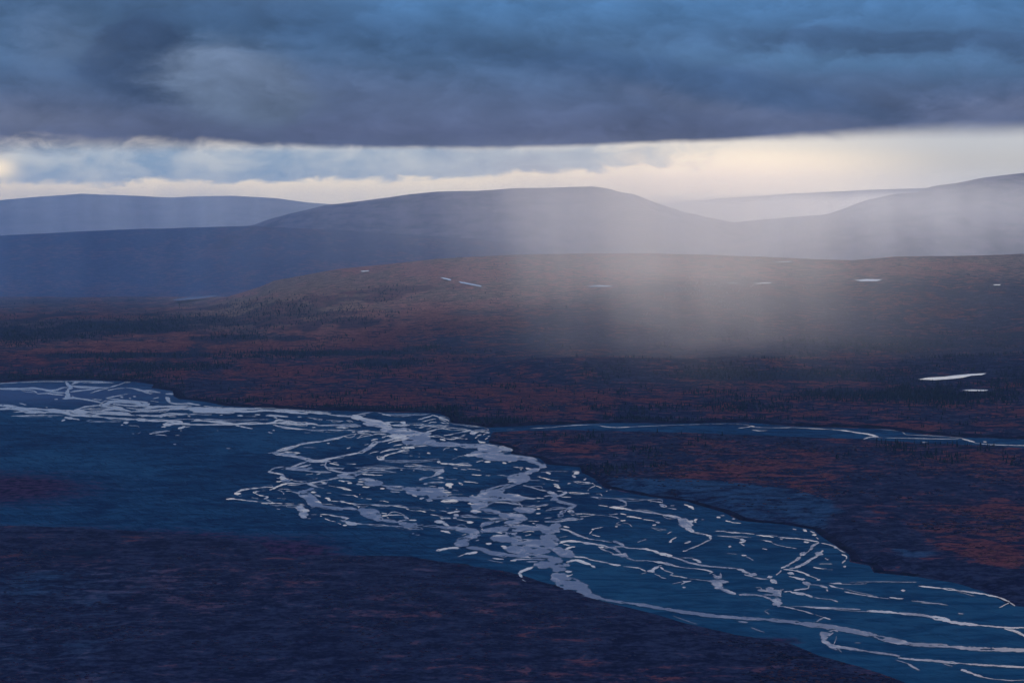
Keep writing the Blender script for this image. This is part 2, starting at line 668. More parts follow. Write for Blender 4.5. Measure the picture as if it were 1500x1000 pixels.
8 22 235,322 310,322
8 26 430,340 470,340
5 26 440,305 560,315 680,318
5 30 500,330 580,350
6 12 560,350 680,355
6 12 540,372 640,378
5 50 680,340 800,345 920,350
5 80 740,370 840,380 940,390
6 14 960,310 1040,315
5 80 900,350 1000,360 1100,380
5 70 960,400 1060,410 1160,410
6 16 1100,350 1180,365
7 20 780,408 830,425
7 30 865,450 905,440
6 40 940,460 990,470
5 40 980,440 1100,440 1200,445
6 50 1080,330 1120,350
8 16 1110,380 1160,380 1220,382
8 16 1160,405 1220,402
7 12 1230,400 1340,405
6 9 1220,355 1290,362
5 50 1160,440 1280,450 1400,460 1500,465
8 16 1100,482 1200,480 1290,478
6 10 820,320 900,330
8 50 1160,300 1210,295
8 36 1190,320 1200,325
7 24 910,290 950,285
7 18 960,272 1060,268 1140,272
7 9 1060,210 1120,230
8 20 1070,215 1115,220
6 9 980,230 1100,240
6 7 1150,238 1270,238
8 22 1055,42 1085,45
7 20 1095,65 1170,68
7 14 1170,68 1260,75 1360,80 1440,85
6 6 600,30 740,35
6 6 480,30 600,32
6 7 860,30 1000,32 1060,38
7 24 405,15 440,20 465,15
8 9 120,68 155,70
6 7 60,66 120,68
6 7 610,52 650,56
7 12 690,90 780,92 880,95 980,98
6 8 1040,102 1160,110
6 7 1230,112 1260,114
8 8 1320,125 1350,130
7 8 1400,122 1460,125
7 14 1430,185 1500,190
8 12 1290,275 1310,290 1330,300
8 12 1350,262 1420,268 1500,278
8 12 0,338 60,348 110,358
6 5 0,402 100,412 140,415
7 20 140,415 180,432
7 9 210,440 250,448
8 12 270,450 330,458
8 7 200,402 208,404
7 8 420,472 450,472
8 14 455,470 520,488
8 30 0,480 30,490
7 14 30,490 100,502 200,512 320,515
7 18 320,518 440,520 560,525
7 18 560,525 640,538 740,552
8 16 715,560 745,572
5 7 750,548 860,552 900,568
8 16 820,582 870,582 925,595
6 8 750,578 820,582
7 12 975,560 985,575 1040,582
5 5 900,570 980,575
8 16 185,550 200,540
5 30 0,555 100,560 180,568
5 60 200,570 300,590 400,595
5 90 240,600 320,620 400,625
7 16 440,605 500,615
8 30 450,640 510,632
6 14 510,628 600,628 700,632
5 20 690,640 720,650
6 30 700,655 730,668
7 24 750,682 820,685
7 8 500,655 520,662
5 60 280,640 360,660 440,680
5 34 440,680 540,700 620,710
5 22 620,705 660,690 740,680
5 60 640,720 740,735 820,742
6 14 820,742 900,735
6 34 0,650 60,665
5 30 0,690 80,710 140,720
7 18 90,730 160,725 240,728
6 14 240,728 360,735 460,740 560,748
5 12 560,745 700,760 860,762
7 12 530,745 620,758
7 20 690,768 720,770
6 12 720,775 820,785 900,788
8 16 20,742 60,742
4 10 900,755 1040,762 1160,768
7 14 980,625 1060,635 1120,645
6 20 1080,580 1160,590
7 30 1170,605 1240,600
6 24 1240,595 1300,585
7 10 1150,552 1180,556
8 12 1260,565 1275,568
6 40 1250,620 1280,640
6 34 1240,655 1260,665
6 10 1260,675 1340,688 1400,700
6 9 1300,640 1400,650 1500,658
8 34 1390,712 1440,710
7 30 1090,660 1120,665
6 26 1130,660 1200,665
6 60 1040,700 1120,705
6 34 1120,720 1180,745
7 22 1095,800 1150,812 1190,828
5 24 1160,770 1280,765 1360,775
5 60 1280,790 1400,800 1500,820
5 70 1400,860 1500,850
8 10 1330,850 1370,835
4 20 780,830 800,832
5 8 820,845 865,850
5 60 1440,590 1500,590
5 100 1440,460 1500,440
5 100 1460,530 1500,540
@G 640 660 7.5
5 90 400,30 560,35 700,40
5 60 560,80 700,85 860,90
5 60 740,60 860,70 1000,85 1080,100
5 40 1000,110 1080,130 1130,150
5 70 1140,160 1180,175
5 50 1110,200 1040,225 980,250
6 26 980,190 1040,205
5 60 960,250 860,290
5 110 830,300 900,300 960,300
6 20 785,340 830,335
5 60 860,345 920,345
5 22 800,365 700,385 620,405 540,425
5 30 860,370 780,400 700,420
5 60 500,450 620,450 720,440
5 100 480,490 600,490 720,490
5 40 760,480 860,500 960,515
7 16 780,470 860,480 920,490
6 20 860,515 980,515 1080,522
5 60 340,525 500,530 700,520 880,520
8 22 50,552 140,550 230,545
5 80 0,480 80,490
5 40 120,530 260,530 400,540
8 14 340,575 380,585
5 110 420,560 480,580 500,600
5 60 400,600 460,640
8 26 375,665 430,660 485,670
5 40 500,640 600,655 700,690
5 22 520,610 560,590 620,570
7 20 610,560 700,565 800,572
6 20 760,570 840,580 920,590
5 70 700,700 820,715 940,720
5 60 860,740 980,740
5 30 800,545 900,540 980,525
6 14 890,560 930,600 940,640
6 60 860,640 960,650 1060,640
8 9 810,688 870,670
5 60 960,670 1060,650
8 22 1100,635 1135,635
8 20 1095,688 1135,685
6 14 1040,625 1140,605 1220,595
6 10 900,590 1000,605 1100,600
7 14 1095,515 1180,522
7 9 1100,560 1130,552
6 22 950,380 1040,400 1120,425 1200,440
6 40 1220,450 1290,465
5 60 1270,490 1320,490
5 50 1290,520 1310,545
6 30 1330,500 1390,475 1420,460
5 20 1320,545 1400,570 1500,590
6 16 1180,500 1260,485
6 10 1320,440 1380,442
8 10 1440,455 1500,458
4 8 1190,655 1300,640 1420,628
5 40 1430,640 1490,620
5 40 1360,680 1400,660
5 50 1340,715 1370,700
7 30 1440,665 1500,668
8 16 1480,700 1500,705
6 10 1140,280 1100,285
8 12 1120,285 1160,295 1240,315
7 12 1240,315 1330,330
7 16 1190,235 1240,240 1250,255
5 5 1140,235 1190,232
8 34 1300,380 1340,395
7 10 1280,365 1340,372
8 18 1440,358 1460,355
6 8 1160,360 1190,365
4 6 1010,318 1130,325
7 9 840,178 910,185 950,185
8 14 915,205 932,206
7 12 1010,215 1050,210
8 12 300,335 380,342 450,355
8 12 230,345 260,352 290,372
8 12 380,262 430,265 490,268
6 8 530,270 590,270
6 8 660,268 720,268 780,280
6 8 100,310 200,312
7 14 0,290 70,300
6 9 180,188 200,190
6 8 260,200 330,208
7 9 340,198 420,202
7 9 450,205 480,220
8 9 380,490 395,490
8 30 110,360 165,362
5 24 0,830 120,835 240,835
5 40 240,850 360,860 440,880
7 20 45,875 130,890
6 9 260,725 360,730 480,735
7 8 480,735 600,742
6 24 580,750 700,740 780,750
7 12 620,770 680,765
5 40 490,820 540,800 620,780
7 26 650,785 690,765
6 12 490,825 500,860
8 14 490,862 505,860
5 60 760,790 860,780 920,770
5 60 720,830 820,835
5 60 560,870 700,870 860,870
7 12 1000,772 1120,770
6 12 1050,795 1080,800
5 12 1180,740 1260,730
5 30 1280,780 1380,770
5 60 1240,840 1340,830
5 60 1300,870 1340,880
7 10 1180,778 1210,780
7 12 1380,830 1450,842
6 10 1360,860 1440,880 1500,890
6 12 1100,865 1230,865
5 26 1380,770 1500,745
@H 640 760 6.818
5 22 60,88 160,88 240,85 320,100
5 60 300,120 400,120
5 60 220,210 300,190 380,150
5 60 200,240 240,250 300,240
5 40 300,280 400,290 500,310
5 60 480,320 600,345 700,360
5 40 640,350 800,365 1000,370 1150,375
5 20 760,400 900,400 1080,400
5 16 900,425 1000,420
7 18 560,390 660,400
8 20 735,415 790,412
8 22 645,268 690,270
8 20 660,285 690,290
8 26 490,240 540,245
7 12 390,215 420,205
7 14 590,125 650,140
7 12 560,165 640,160
5 60 460,120 600,100 740,100 900,100
5 60 780,70 900,85 1020,100
5 90 560,190 700,190 820,200
5 90 720,130 760,160
5 120 780,240 960,250 1160,250
5 100 700,290 900,310 1100,320
5 80 1060,110 1160,130
5 60 1160,60 1220,70
5 100 1060,180 1180,200
5 60 1000,60 1100,100
8 9 860,128 930,120 970,125
7 12 880,165 940,150
6 12 700,50 780,60
6 22 1080,25 1200,25 1260,20
7 6 1240,18 1340,12 1430,10
5 80 1160,290 1300,340 1340,370
5 100 1140,400 1220,420
5 100 1000,450 1140,460
5 110 1170,480 1250,500
5 140 1190,560 1260,600
5 160 1280,660 1400,680
5 110 1380,720 1500,730
8 32 960,475 900,500 850,520 820,540
8 30 825,545 850,575
7 12 850,600 910,635
8 26 0,312 60,300 120,290
7 30 120,290 170,285 215,288
8 10 210,375 260,355 300,335
8 30 290,345 360,335 400,330
8 14 45,120 80,122 130,140
8 9 250,158 290,145
6 7 500,405 560,415 680,440
8 9 310,40 350,36
8 24 1270,72 1320,85
7 16 1240,95 1300,110 1400,150
6 20 1400,150 1460,180 1500,190
6 12 1220,180 1300,170
8 26 1220,240 1280,220 1380,215
8 16 1380,215 1500,235
7 12 1260,250 1330,262
8 24 1290,300 1330,280 1375,275
5 12 1340,320 1360,340
8 14 1370,370 1420,375 1500,385
8 30 1300,425 1380,410 1440,420 1500,440
8 28 1295,525 1340,520
8 9 1300,575 1360,548
5 60 1280,450 1310,460
@I 800 680 6.818
7 16 130,640 200,650 260,680 330,700
6 18 330,710 400,735 470,750
5 12 470,750 560,758 640,775
6 30 680,765 730,785 770,810
6 14 770,820 860,835 940,838
7 26 940,840 1020,845 1080,865
6 16 1080,865 1160,886
7 18 180,760 280,768 380,775
7 26 380,775 460,790 540,805
6 20 540,805 640,825 700,850
5 30 700,850 740,880
8 20 540,825 575,825
7 9 520,815 560,850 660,880
6 22 160,275 200,280 150,305 110,320
8 12 230,280 330,282 430,288
7 12 500,290 545,295 565,320
5 8 440,322 500,325 600,335 700,338
6 20 470,322 520,335
7 9 150,322 250,325
8 40 285,90 320,75
7 36 270,105 290,130
7 7 260,72 300,62
4 4 0,66 240,68
8 12 270,170 340,172 400,180 460,190
8 16 380,175 440,178
8 14 380,155 400,140
7 10 460,185 490,210 440,235 415,262
8 9 480,205 520,220 560,238
8 22 215,190 240,185
8 16 0,145 40,150
7 10 40,152 130,165
8 14 0,80 45,95
8 26 90,215 140,235
7 12 100,200 130,200
8 14 630,252 650,248
8 9 600,268 610,262
8 14 520,405 620,418
8 34 640,425 720,430 780,440
7 24 780,440 860,455
6 22 860,455 960,470 1060,480 1160,500
6 34 1160,500 1260,515 1340,530
6 90 1340,545 1400,580
6 110 1390,590 1420,620
7 40 1400,640 1465,665
6 26 700,345 760,360 800,385
6 24 800,380 790,410 740,415
5 5 640,335 820,340 1000,350
7 12 1000,352 1080,365 1160,380
6 40 1145,400 1195,420
6 7 1210,435 1300,445
7 7 1040,372 1050,378
6 6 820,342 880,350
6 7 1240,410 1280,412
8 36 1420,415 1460,430
8 20 1455,435 1475,445
8 12 1380,398 1420,410
7 12 250,500 290,505
8 16 285,490 380,492 490,500
6 6 490,500 600,512
6 12 600,512 680,522 740,545
8 26 750,560 795,560
7 10 760,580 820,590 860,620
8 14 700,600 750,600
8 20 695,620 715,620
7 9 700,590 730,572
7 14 630,500 720,492
8 14 740,488 800,500
8 24 810,518 880,525 955,538
8 12 905,500 915,503
8 10 960,545 1040,555 1090,565
6 26 1100,575 1135,580
7 26 1065,610 1090,600
7 8 1045,628 1120,640 1200,652
7 12 1210,690 1250,668
8 12 1230,765 1260,745 1300,725
7 24 1230,770 1250,768
7 22 1390,785 1430,770
6 8 920,770 1000,742
7 7 915,775 940,765
8 22 455,645 475,645
7 6 480,640 570,622
8 14 430,695 460,660
8 12 450,698 540,718
7 18 180,615 230,630
6 20 340,545 370,540
6 14 80,575 180,560 260,550 340,548
5 60 60,350 100,340
5 30 110,370 200,390 300,405
5 34 290,410 240,430
5 30 230,440 180,460
5 50 240,465 260,475
5 40 160,490 130,520
5 6 0,462 100,450 200,438
7 12 1480,570 1500,580
8 30 1480,560 1500,550
6 9 1380,860 1440,840 1500,815
7 8 1470,678 1500,682
@J 820 780 5.769
6 14 380,125 520,115 540,120
6 16 550,125 640,132 720,135
7 24 720,135 800,155 830,170
7 36 840,175 900,185 940,195
6 24 940,200 1020,225 1090,250
6 20 1090,255 1180,270 1260,282
6 12 1260,282 1380,292 1500,300
5 8 1020,208 1100,210 1140,215
7 20 1140,222 1170,240 1190,250
6 20 100,0 160,25 240,45
6 9 240,50 340,65 440,80
6 30 450,70 500,85 540,110
7 18 0,70 120,72 200,78
7 24 200,85 300,95 400,112
6 20 400,115 470,135 510,165
8 14 325,118 370,125
7 8 350,130 420,160 460,180
7 30 450,182 540,190 570,205
6 50 520,180 560,195
6 22 570,210 620,230
6 12 620,235 720,235 800,240
7 28 800,242 880,255 920,270
6 20 900,250 960,275 1020,288
6 12 940,275 1060,295 1160,302
7 18 1140,302 1220,310 1290,330
6 16 1260,345 1290,330
6 12 1290,350 1320,360
6 36 1310,370 1360,375
6 26 1360,340 1365,375
6 44 1270,410 1340,410 1410,412
6 60 1300,425 1360,440
6 60 1330,450 1360,470
6 34 1370,475 1430,500 1475,515
7 12 930,358 1000,368 1100,385
6 14 1100,388 1200,398 1280,408
7 10 950,428 1030,415
7 16 1030,400 1060,412 1110,405
7 14 1030,435 1060,412
7 24 1040,458 1060,460
7 18 110,200 180,205 240,215
7 18 240,222 340,242 420,255
8 24 420,260 510,275
7 12 530,282 600,288 680,298
8 16 680,302 720,320
7 14 690,345 730,335
6 26 740,320 790,325
7 24 770,325 800,300 830,285
6 10 830,280 860,272
7 16 800,345 850,368
6 10 850,375 900,385
7 22 850,290 880,310
6 10 880,315 960,340
6 18 940,355 960,340
8 26 130,235 200,250 260,270
8 30 270,275 295,290
7 16 60,240 130,235
8 26 55,325 90,325
8 9 65,365 115,348
5 60 0,180 100,190
5 60 0,380 100,400 160,420
5 110 0,420 100,440 200,460
5 90 80,460 180,490 220,490
5 50 160,500 260,530 340,550
5 30 320,550 440,575 560,590
5 26 560,590 640,600
5 38 640,600 760,620 900,645
5 36 880,640 1020,665 1160,685
5 36 1160,690 1320,705 1500,715
5 10 960,700 1080,745 1160,770
5 8 520,590 640,600 700,615
7 20 1240,15 1280,30
7 16 1280,40 1260,65 1200,90
7 10 1200,90 1140,120 1085,138
7 8 1060,152 1080,150
5 10 1150,5 1240,15
7 9 1340,25 1420,32 1500,42
8 10 930,72 960,50 985,38
7 16 925,72 945,70
6 8 660,75 730,58
7 14 1060,85 1105,75
7 26 1430,115 1445,118
8 10 250,10 265,0
7 12 270,15 340,30
@K 1000 720 6
7 10 80,355 150,360 220,375
7 22 210,378 245,385
7 26 240,385 240,410
7 16 240,415 180,450 120,475
6 10 120,475 70,495 40,510
7 14 290,342 380,345
8 16 380,350 460,358 540,362
6 8 540,362 640,372
8 20 650,380 740,388 800,398
6 8 750,380 840,388
7 18 840,400 940,405 1040,412
7 18 1040,412 1120,425 1190,438
7 8 850,410 880,420
7 9 310,385 400,390 460,402 520,408
6 6 400,388 500,392 600,400
7 34 510,420 540,425
7 18 500,445 530,440 555,425
7 12 510,455 545,475
7 9 680,422 750,430 790,445
8 14 720,428 780,438
6 12 790,450 840,468 900,480
7 10 900,482 950,490 1000,498
7 26 405,480 420,482
7 12 700,498 740,505
5 5 390,540 480,548
8 22 520,555 560,562
6 14 560,568 620,600
8 16 970,325 1000,332
8 24 1060,330 1085,345
8 28 1145,380 1170,378
7 16 1120,345 1165,362
8 12 1175,400 1195,415
7 22 1070,438 1110,442
6 24 1195,445 1150,470 1130,490
6 26 1120,510 1140,490
7 10 1220,450 1270,460
7 12 1270,460 1340,480 1380,510 1430,535
8 18 1330,485 1350,490
8 10 1440,530 1480,548
8 14 1400,550 1440,570 1430,600
8 14 1430,600 1400,628
8 14 1412,655 1432,655
6 14 1120,510 1090,535 1060,560
6 44 1070,530 1040,560
6 34 1030,575 990,605
6 24 990,605 940,635 900,655
7 26 900,655 870,670
7 20 865,690 835,725
8 12 825,730 840,715
7 24 1235,515 1210,535
6 60 1210,535 1190,550
6 24 1190,560 1130,590 1090,610
6 30 1120,600 1080,625 1040,645
6 30 1040,645 990,670
6 12 990,670 940,672
8 20 300,222 330,225
7 8 330,208 370,208
8 16 375,252 430,262
8 10 430,268 510,275
7 20 435,238 455,238
8 24 50,130 95,140
8 9 10,110 50,125
7 12 80,145 100,155
8 20 105,245 130,240
8 10 105,270 120,250
6 8 165,243 185,243
7 14 20,450 70,435
7 14 0,520 35,518
8 9 1150,660 1220,672
8 10 1150,665 1270,678
6 6 1270,682 1320,684
7 8 1200,632 1320,632
6 9 1250,580 1280,600
6 9 1265,590 1290,585
5 120 20,260 40,280
6 60 40,310 60,330
7 24 50,335 90,352
6 22 0,605 60,625 140,635
6 20 140,638 240,655 320,660 460,670
6 8 0,578 80,582
7 22 90,590 130,600 155,620
7 24 480,678 540,690
6 30 520,690 590,720
6 60 600,725 630,730
7 14 540,725 600,740
6 12 620,750 700,765 760,765
7 40 755,750 780,745
7 40 780,775 820,800
7 12 890,680 980,688
7 22 980,690 1060,712 1120,740
7 14 1120,740 1190,765
7 24 1180,775 1205,770
7 36 930,710 960,715
7 14 930,740 1000,755 1040,765
7 32 1040,765 1070,770
6 44 1070,795 1120,810
6 10 1120,815 1220,820 1260,835
7 16 1320,805 1400,800
6 8 1280,800 1400,808 1500,808
@L 1000 820 5.769
7 34 900,105 930,115
6 26 960,155 1020,160
7 12 900,135 980,150
6 44 1040,195 1070,200
7 20 1070,210 1060,235
6 20 1060,238 980,248 940,255
6 10 1090,205 1160,212
7 22 1160,215 1200,225 1220,235
7 26 1215,245 1225,262
7 14 860,265 920,262
7 30 920,272 980,280 1040,290
7 22 1040,292 1095,308
6 12 1110,312 1160,322 1230,328
6 12 1230,325 1310,350
6 10 850,240 840,250 760,260
6 40 710,240 760,240
6 30 640,255 740,258
7 9 620,230 660,232 670,250
6 40 720,262 830,265
6 60 780,275 820,300
6 80 780,340 810,340
6 90 780,370 810,365
6 24 480,290 600,292 680,302
6 26 680,302 740,325
6 20 740,330 780,345
5 16 690,290 770,295
5 8 770,400 700,425 710,445
6 7 690,430 730,455
7 12 830,390 900,400 960,415
7 12 960,415 1040,435 1120,460
7 10 1120,460 1190,480
8 18 1190,482 1250,498
6 18 1190,485 1150,505 1135,520
6 8 860,388 1000,390 1140,398
6 18 1000,390 1160,400 1300,405
6 20 1280,405 1400,410 1500,415
5 36 0,435 140,452 300,470
5 36 300,470 500,490 700,498
5 38 700,500 860,515 1000,530
5 50 1000,532 1160,552 1320,568
5 56 1280,565 1400,590 1500,605
5 22 470,518 550,525
5 12 580,570 690,608
6 16 1170,605 1220,610
6 60 1210,630 1230,620
6 20 1240,600 1280,590 1310,605
6 20 1270,610 1240,640
6 40 1180,660 1220,650
6 26 1180,680 1220,705 1270,735
7 14 1300,640 1290,680 1280,705
6 14 1230,705 1290,720 1340,775
7 22 1280,718 1360,735 1500,755
@M 1180 740 4.6875
7 12 160,545 200,560 260,572
7 14 270,590 340,605 420,618
7 14 420,618 500,630
5 6 500,632 580,638
8 14 580,630 670,640
6 10 730,655 800,660 880,670
6 8 800,668 900,672 980,685
5 8 190,538 300,540 420,535
8 12 200,535 240,530
5 5 300,525 500,522 640,524 760,526
8 14 780,552 860,560 940,568
8 20 940,570 1040,580
7 16 1040,582 1140,595 1240,610
7 16 1240,612 1320,628 1400,660
7 12 1330,700 1400,665
6 8 1405,665 1440,690
7 24 660,582 680,582
6 16 1050,738 1080,742
5 6 1040,590 1120,610 1170,625
5 6 260,568 360,595 460,615
@N 1180 860 4.6875
6 20 0,132 120,140 260,145
5 8 200,152 320,160 440,165
7 24 430,160 520,165 620,172
6 24 620,175 760,185 880,205
7 40 860,200 940,215 980,230
6 28 980,232 1060,245 1180,258
6 18 1180,258 1300,268 1400,275 1500,275
7 20 1370,282 1440,300 1500,330 1600,390
6 12 1300,268 1500,276 1700,285
5 44 0,250 100,262 240,275
5 44 240,280 360,305 480,330
5 44 480,335 600,365 720,385
5 34 720,390 860,395 1000,405
5 36 1000,405 1160,420 1340,425 1500,430 1750,436
6 40 110,310 140,350
6 30 120,360 160,390 210,425
6 22 200,405 300,420 420,435
6 24 420,438 560,455 640,470
6 20 640,480 760,495 900,500
6 24 860,498 960,510 1060,520
6 18 1060,520 1200,530 1340,538 1500,545 1750,550
5 10 620,495 700,520
6 18 700,520 740,545 780,568
5 12 940,520 1010,540
7 26 1075,560 1095,575
6 20 1100,575 1160,595 1220,615
5 12 1220,615 1300,628
5 8 1300,628 1400,636 1500,636 1700,640
5 7 340,378 380,380
@O 700 590 3.75
6 4 160,146 200,144
6 4 290,140 360,136 430,132
6 4 430,130 540,122 660,118
7 6 660,122 700,130 760,134 860,130
6 4 860,130 1000,124 1140,120 1280,115
7 6 1280,115 1400,114 1500,122
7 8 1430,138 1470,134 1500,128
@P 1100 590 3.75
7 8 0,125 20,130
7 5 0,148 50,152 100,150
6 5 0,133 120,136 240,134
7 6 240,134 340,140 440,144
7 10 440,145 520,152 580,162
7 18 560,160 640,170 700,186
6 10 600,206 650,188 700,188
6 6 700,190 800,192 900,194 1000,198
5 4 690,142 760,148 830,155
7 6 830,158 850,172
6 5 850,174 960,178 1080,184
6 7 860,192 1000,196 1140,198
7 9 1080,184 1160,192
7 16 1160,196 1230,215
7 7 1230,220 1320,228 1440,232 1600,236 1900,250
8 12 1275,212 1295,214
6 4 940,215 970,215
"""
def read_trace():
    segs = []
    ox = oy = 0.0; k = 1.0
    for ln in TRACE.strip().splitlines():
        if ln[0] == '@':
            p = ln[1:].split(); ln_k = p[0]; ox, oy, k = float(p[1]), float(p[2]), float(p[3]); continue
        h, wd, *pts = ln.split()
        b = int(h) / 9.0; wd = float(wd) / k
        if ln_k[0] in 'AB': wd *= 1.35; b = min(1.0, b + 0.12)
        if ln_k[0] in 'OP': wd *= 0.62
        if ln_k[0] in 'IJKLMN': wd *= 0.88; b *= 0.93
        P = np.array([[float(v) for v in q.split(',')] for q in pts]) / k + (ox, oy)
        if len(P) > 2:                               # round the course with Catmull-Rom
            Q = np.vstack([2 * P[0] - P[1], P, 2 * P[-1] - P[-2]]); out = []
            for i in range(1, len(Q) - 2):
                for t in (0, .34, .67):
                    a, b_, c, d = Q[i - 1], Q[i], Q[i + 1], Q[i + 2]
                    out.append(.5 * ((2 * b_) + (-a + c) * t + (2 * a - 5 * b_ + 4 * c - d) * t * t + (-a + 3 * b_ - 3 * c + d) * t ** 3))
            out.append(Q[-2]); P = np.array(out)
        segs.append((b, wd, P))
    return segs
GX0, GX1, GY0, GY1, SX, SY = -260.0, 1760.0, 552.0, 1010.0, 0.70, 0.42
gx = np.arange(GX0, GX1, SX); gy = np.arange(GY0, GY1, SY)
def river_field():
    PX, PY = np.meshgrid(gx, gy)
    # ragged margins: bars and shallows nibble at every channel
    sc_ = 0.45 + 0.55 * ss(PY, 560, 800)
    KX = 0.5
    nx_ = 2.4 * sc_ * fbm(PX / 9.0, PY / 3.0, 4, 0.6); ny_ = 1.6 * sc_ * fbm(PX / 7.0 + 40, PY / 2.4 + 3, 4, 0.6)
    Fd = np.full(PX.shape, -9.0, np.float32); B = np.zeros(PX.shape, np.float32); BW = np.full(PX.shape, 1e-6, np.float32)
    TR = read_trace(); rr = np.random.default_rng(12); extra = []
    for b, wd, P in TR:                              # fine side threads that leave a channel and rejoin it
        n = len(P); L = np.hypot(*(P[-1] - P[0]))
        if n < 7 or L < 22 or P[:, 1].mean() > 775 or (P[:, 0].mean() > 730 and P[:, 1].mean() < 660): continue
        for rep in range(2 if L > 60 else 1):
            i0 = rr.integers(0, max(1, n - 6)); i1 = min(n, i0 + rr.integers(6, 16))
            t = np.linspace(0, 1, i1 - i0); Q = P[i0:i1].copy(); dep = (Q[:, 1] - 545) / 300.0
            a = rr.choice([-1, 1]) * rr.uniform(1.6, 4.0); Q[:, 1] += a * np.sin(np.pi * t) * (0.5 + dep); Q[:, 0] += rr.uniform(-9, 9) * np.sin(np.pi * t)
            extra.append((b * rr.uniform(0.7, 1.05), rr.uniform(0.6, 1.0), Q))
    for b, wd, P in TR + extra:
        ka = min(1.0, wd / 7.0) * 0.9 + 0.1; wx = PX; wy = PY
        kph = rr.uniform(0, 99)
        thin = 0.70 if wd < 5 else 0.80
        hw0 = max(wd * 0.5 * thin, 0.42)
        n = len(P)
        for i in range(n - 1):
            p, q = P[i], P[i + 1]
            m = (hw0 + 3.0) / KX
            nd = q - p; nl = max(math.hypot(*nd), 1e-6); hw = hw0 * math.hypot(KX * nd[1] / nl, nd[0] / nl)
            x0, x1 = min(p[0], q[0]) - m, max(p[0], q[0]) + m
            y0, y1 = min(p[1], q[1]) - m, max(p[1], q[1]) + m
            i0, i1 = max(0, int((x0 - GX0) / SX)), min(len(gx), int((x1 - GX0) / SX) + 2)
            j0, j1 = max(0, int((y0 - GY0) / SY)), min(len(gy), int((y1 - GY0) / SY) + 2)
            if i0 >= i1 or j0 >= j1: continue
            X = PX[j0:j1, i0:i1] + ka * nx_[j0:j1, i0:i1]; Y = PY[j0:j1, i0:i1] + ka * ny_[j0:j1, i0:i1]
            d = (q - p) * (KX, 1.0); L = max(float(d @ d), 1e-6)
            t = np.clip(((X - p[0]) * KX * d[0] + (Y - p[1]) * d[1]) / L, 0, 1)
            # channels taper at both ends
            s = (i + t) / (n - 1); tp = 0.45 + 0.55 * np.minimum(1, 5 * np.minimum(s, 1 - s) + 0.1)
            dist = np.hypot((X - p[0]) * KX - t * d[0], Y - p[1] - t * d[1])
            wv = 1.0 + (0.75 if wd < 2.5 else 0.40 if wd < 4 else 0.15) * fbm(kph + (i + t) * 0.45, t * 0 + kph, 2)
            f = (hw * tp * wv - dist).astype(np.float32)
            sub = Fd[j0:j1, i0:i1]; np.maximum(sub, f, out=sub)
            wgt = (ss(f, -0.8, 0.5) * 1.0 / (hw + 1.0)).astype(np.float32)
            B[j0:j1, i0:i1] += wgt * b; BW[j0:j1, i0:i1] += wgt
    # gravel bars standing out of the wide braided reaches
    isl = fbm(PX / 15.0 + 5, PY / 3.6, 5, 0.62)
    Fd = Fd - 16.0 * np.clip(isl - 0.20, 0, 1) * ss(Fd, 0.5, 2.2)
    Fd = Fd + 0.24 * fbm(PX / 3.6, PY / 1.2, 3, 0.7)
    return Fd, B / BW
def march(Fd, xs, ys, runs=5):
    """marching squares -> polygons (in frame coordinates) where Fd > 0"""
    a = Fd[:-1, :-1]; b = Fd[:-1, 1:]; c = Fd[1:, 1:]; d = Fd[1:, :-1]
    code = (a > 0) * 1 + (b > 0) * 2 + (c > 0) * 4 + (d > 0) * 8
    polys = []
    corner = [(0, 0), (1, 0), (1, 1), (0, 1)]
    sx = xs[1] - xs[0]; sy = ys[1] - ys[0]
    vals = [a, b, c, d]
    for cs in range(1, 16):
        J, I = np.nonzero(code == cs)
        if len(J) == 0: continue
        if cs == 15:                                # merge full cells into short runs
            key = J * 100000 + I
            start = np.ones(len(J), bool); start[1:] = (np.diff(key) != 1)
            idx = np.arange(len(J)); st = np.maximum.accumulate(np.where(start, idx, 0))
            start |= ((idx - st) % runs == 0)
            s_ = np.nonzero(start)[0]; e_ = np.append(s_[1:], len(J)) - 1
            x0 = xs[I[s_]]; x1 = xs[I[e_]] + sx; y0 = ys[J[s_]]; y1 = y0 + sy
            polys.append(np.stack([np.stack([x0, y0], -1), np.stack([x0, y1], -1), np.stack([x1, y1], -1), np.stack([x1, y0], -1)], 1))
            continue
        pts = []
        for k in range(4):
            if cs >> k & 1: pts.append(np.stack([xs[I] + corner[k][0] * sx, ys[J] + corner[k][1] * sy], -1))
            k2 = (k + 1) % 4
            if (cs >> k & 1) != (cs >> k2 & 1):
                v0 = vals[k][J, I]; v1 = vals[k2][J, I]; t = v0 / (v0 - v1)
                cx = corner[k][0] + t * (corner[k2][0] - corner[k][0]); cy = corner[k][1] + t * (corner[k2][1] - corner[k][1])
                pts.append(np.stack([xs[I] + cx * sx, ys[J] + cy * sy], -1))
        polys.append(np.stack(pts[::-1], 1))
    V_ = []; L_ = []; S_ = []; off = 0; lo = 0
    for P in polys:
        m, k, _ = P.shape
        V_.append(P.reshape(-1, 2)); L_.append(np.arange(m * k) + off); S_.append(np.arange(m) * k + lo)
        off += m * k; lo += m * k
    return np.vstack(V_), (np.concatenate(L_), np.concatenate(S_))
def sample(Fg, P):
    i = np.clip(((P[:, 0] - GX0) / SX).round().astype(int), 0, Fg.shape[1] - 1)
    j = np.clip(((P[:, 1] - GY0) / SY).round().astype(int), 0, Fg.shape[0] - 1)
    return Fg[j, i]

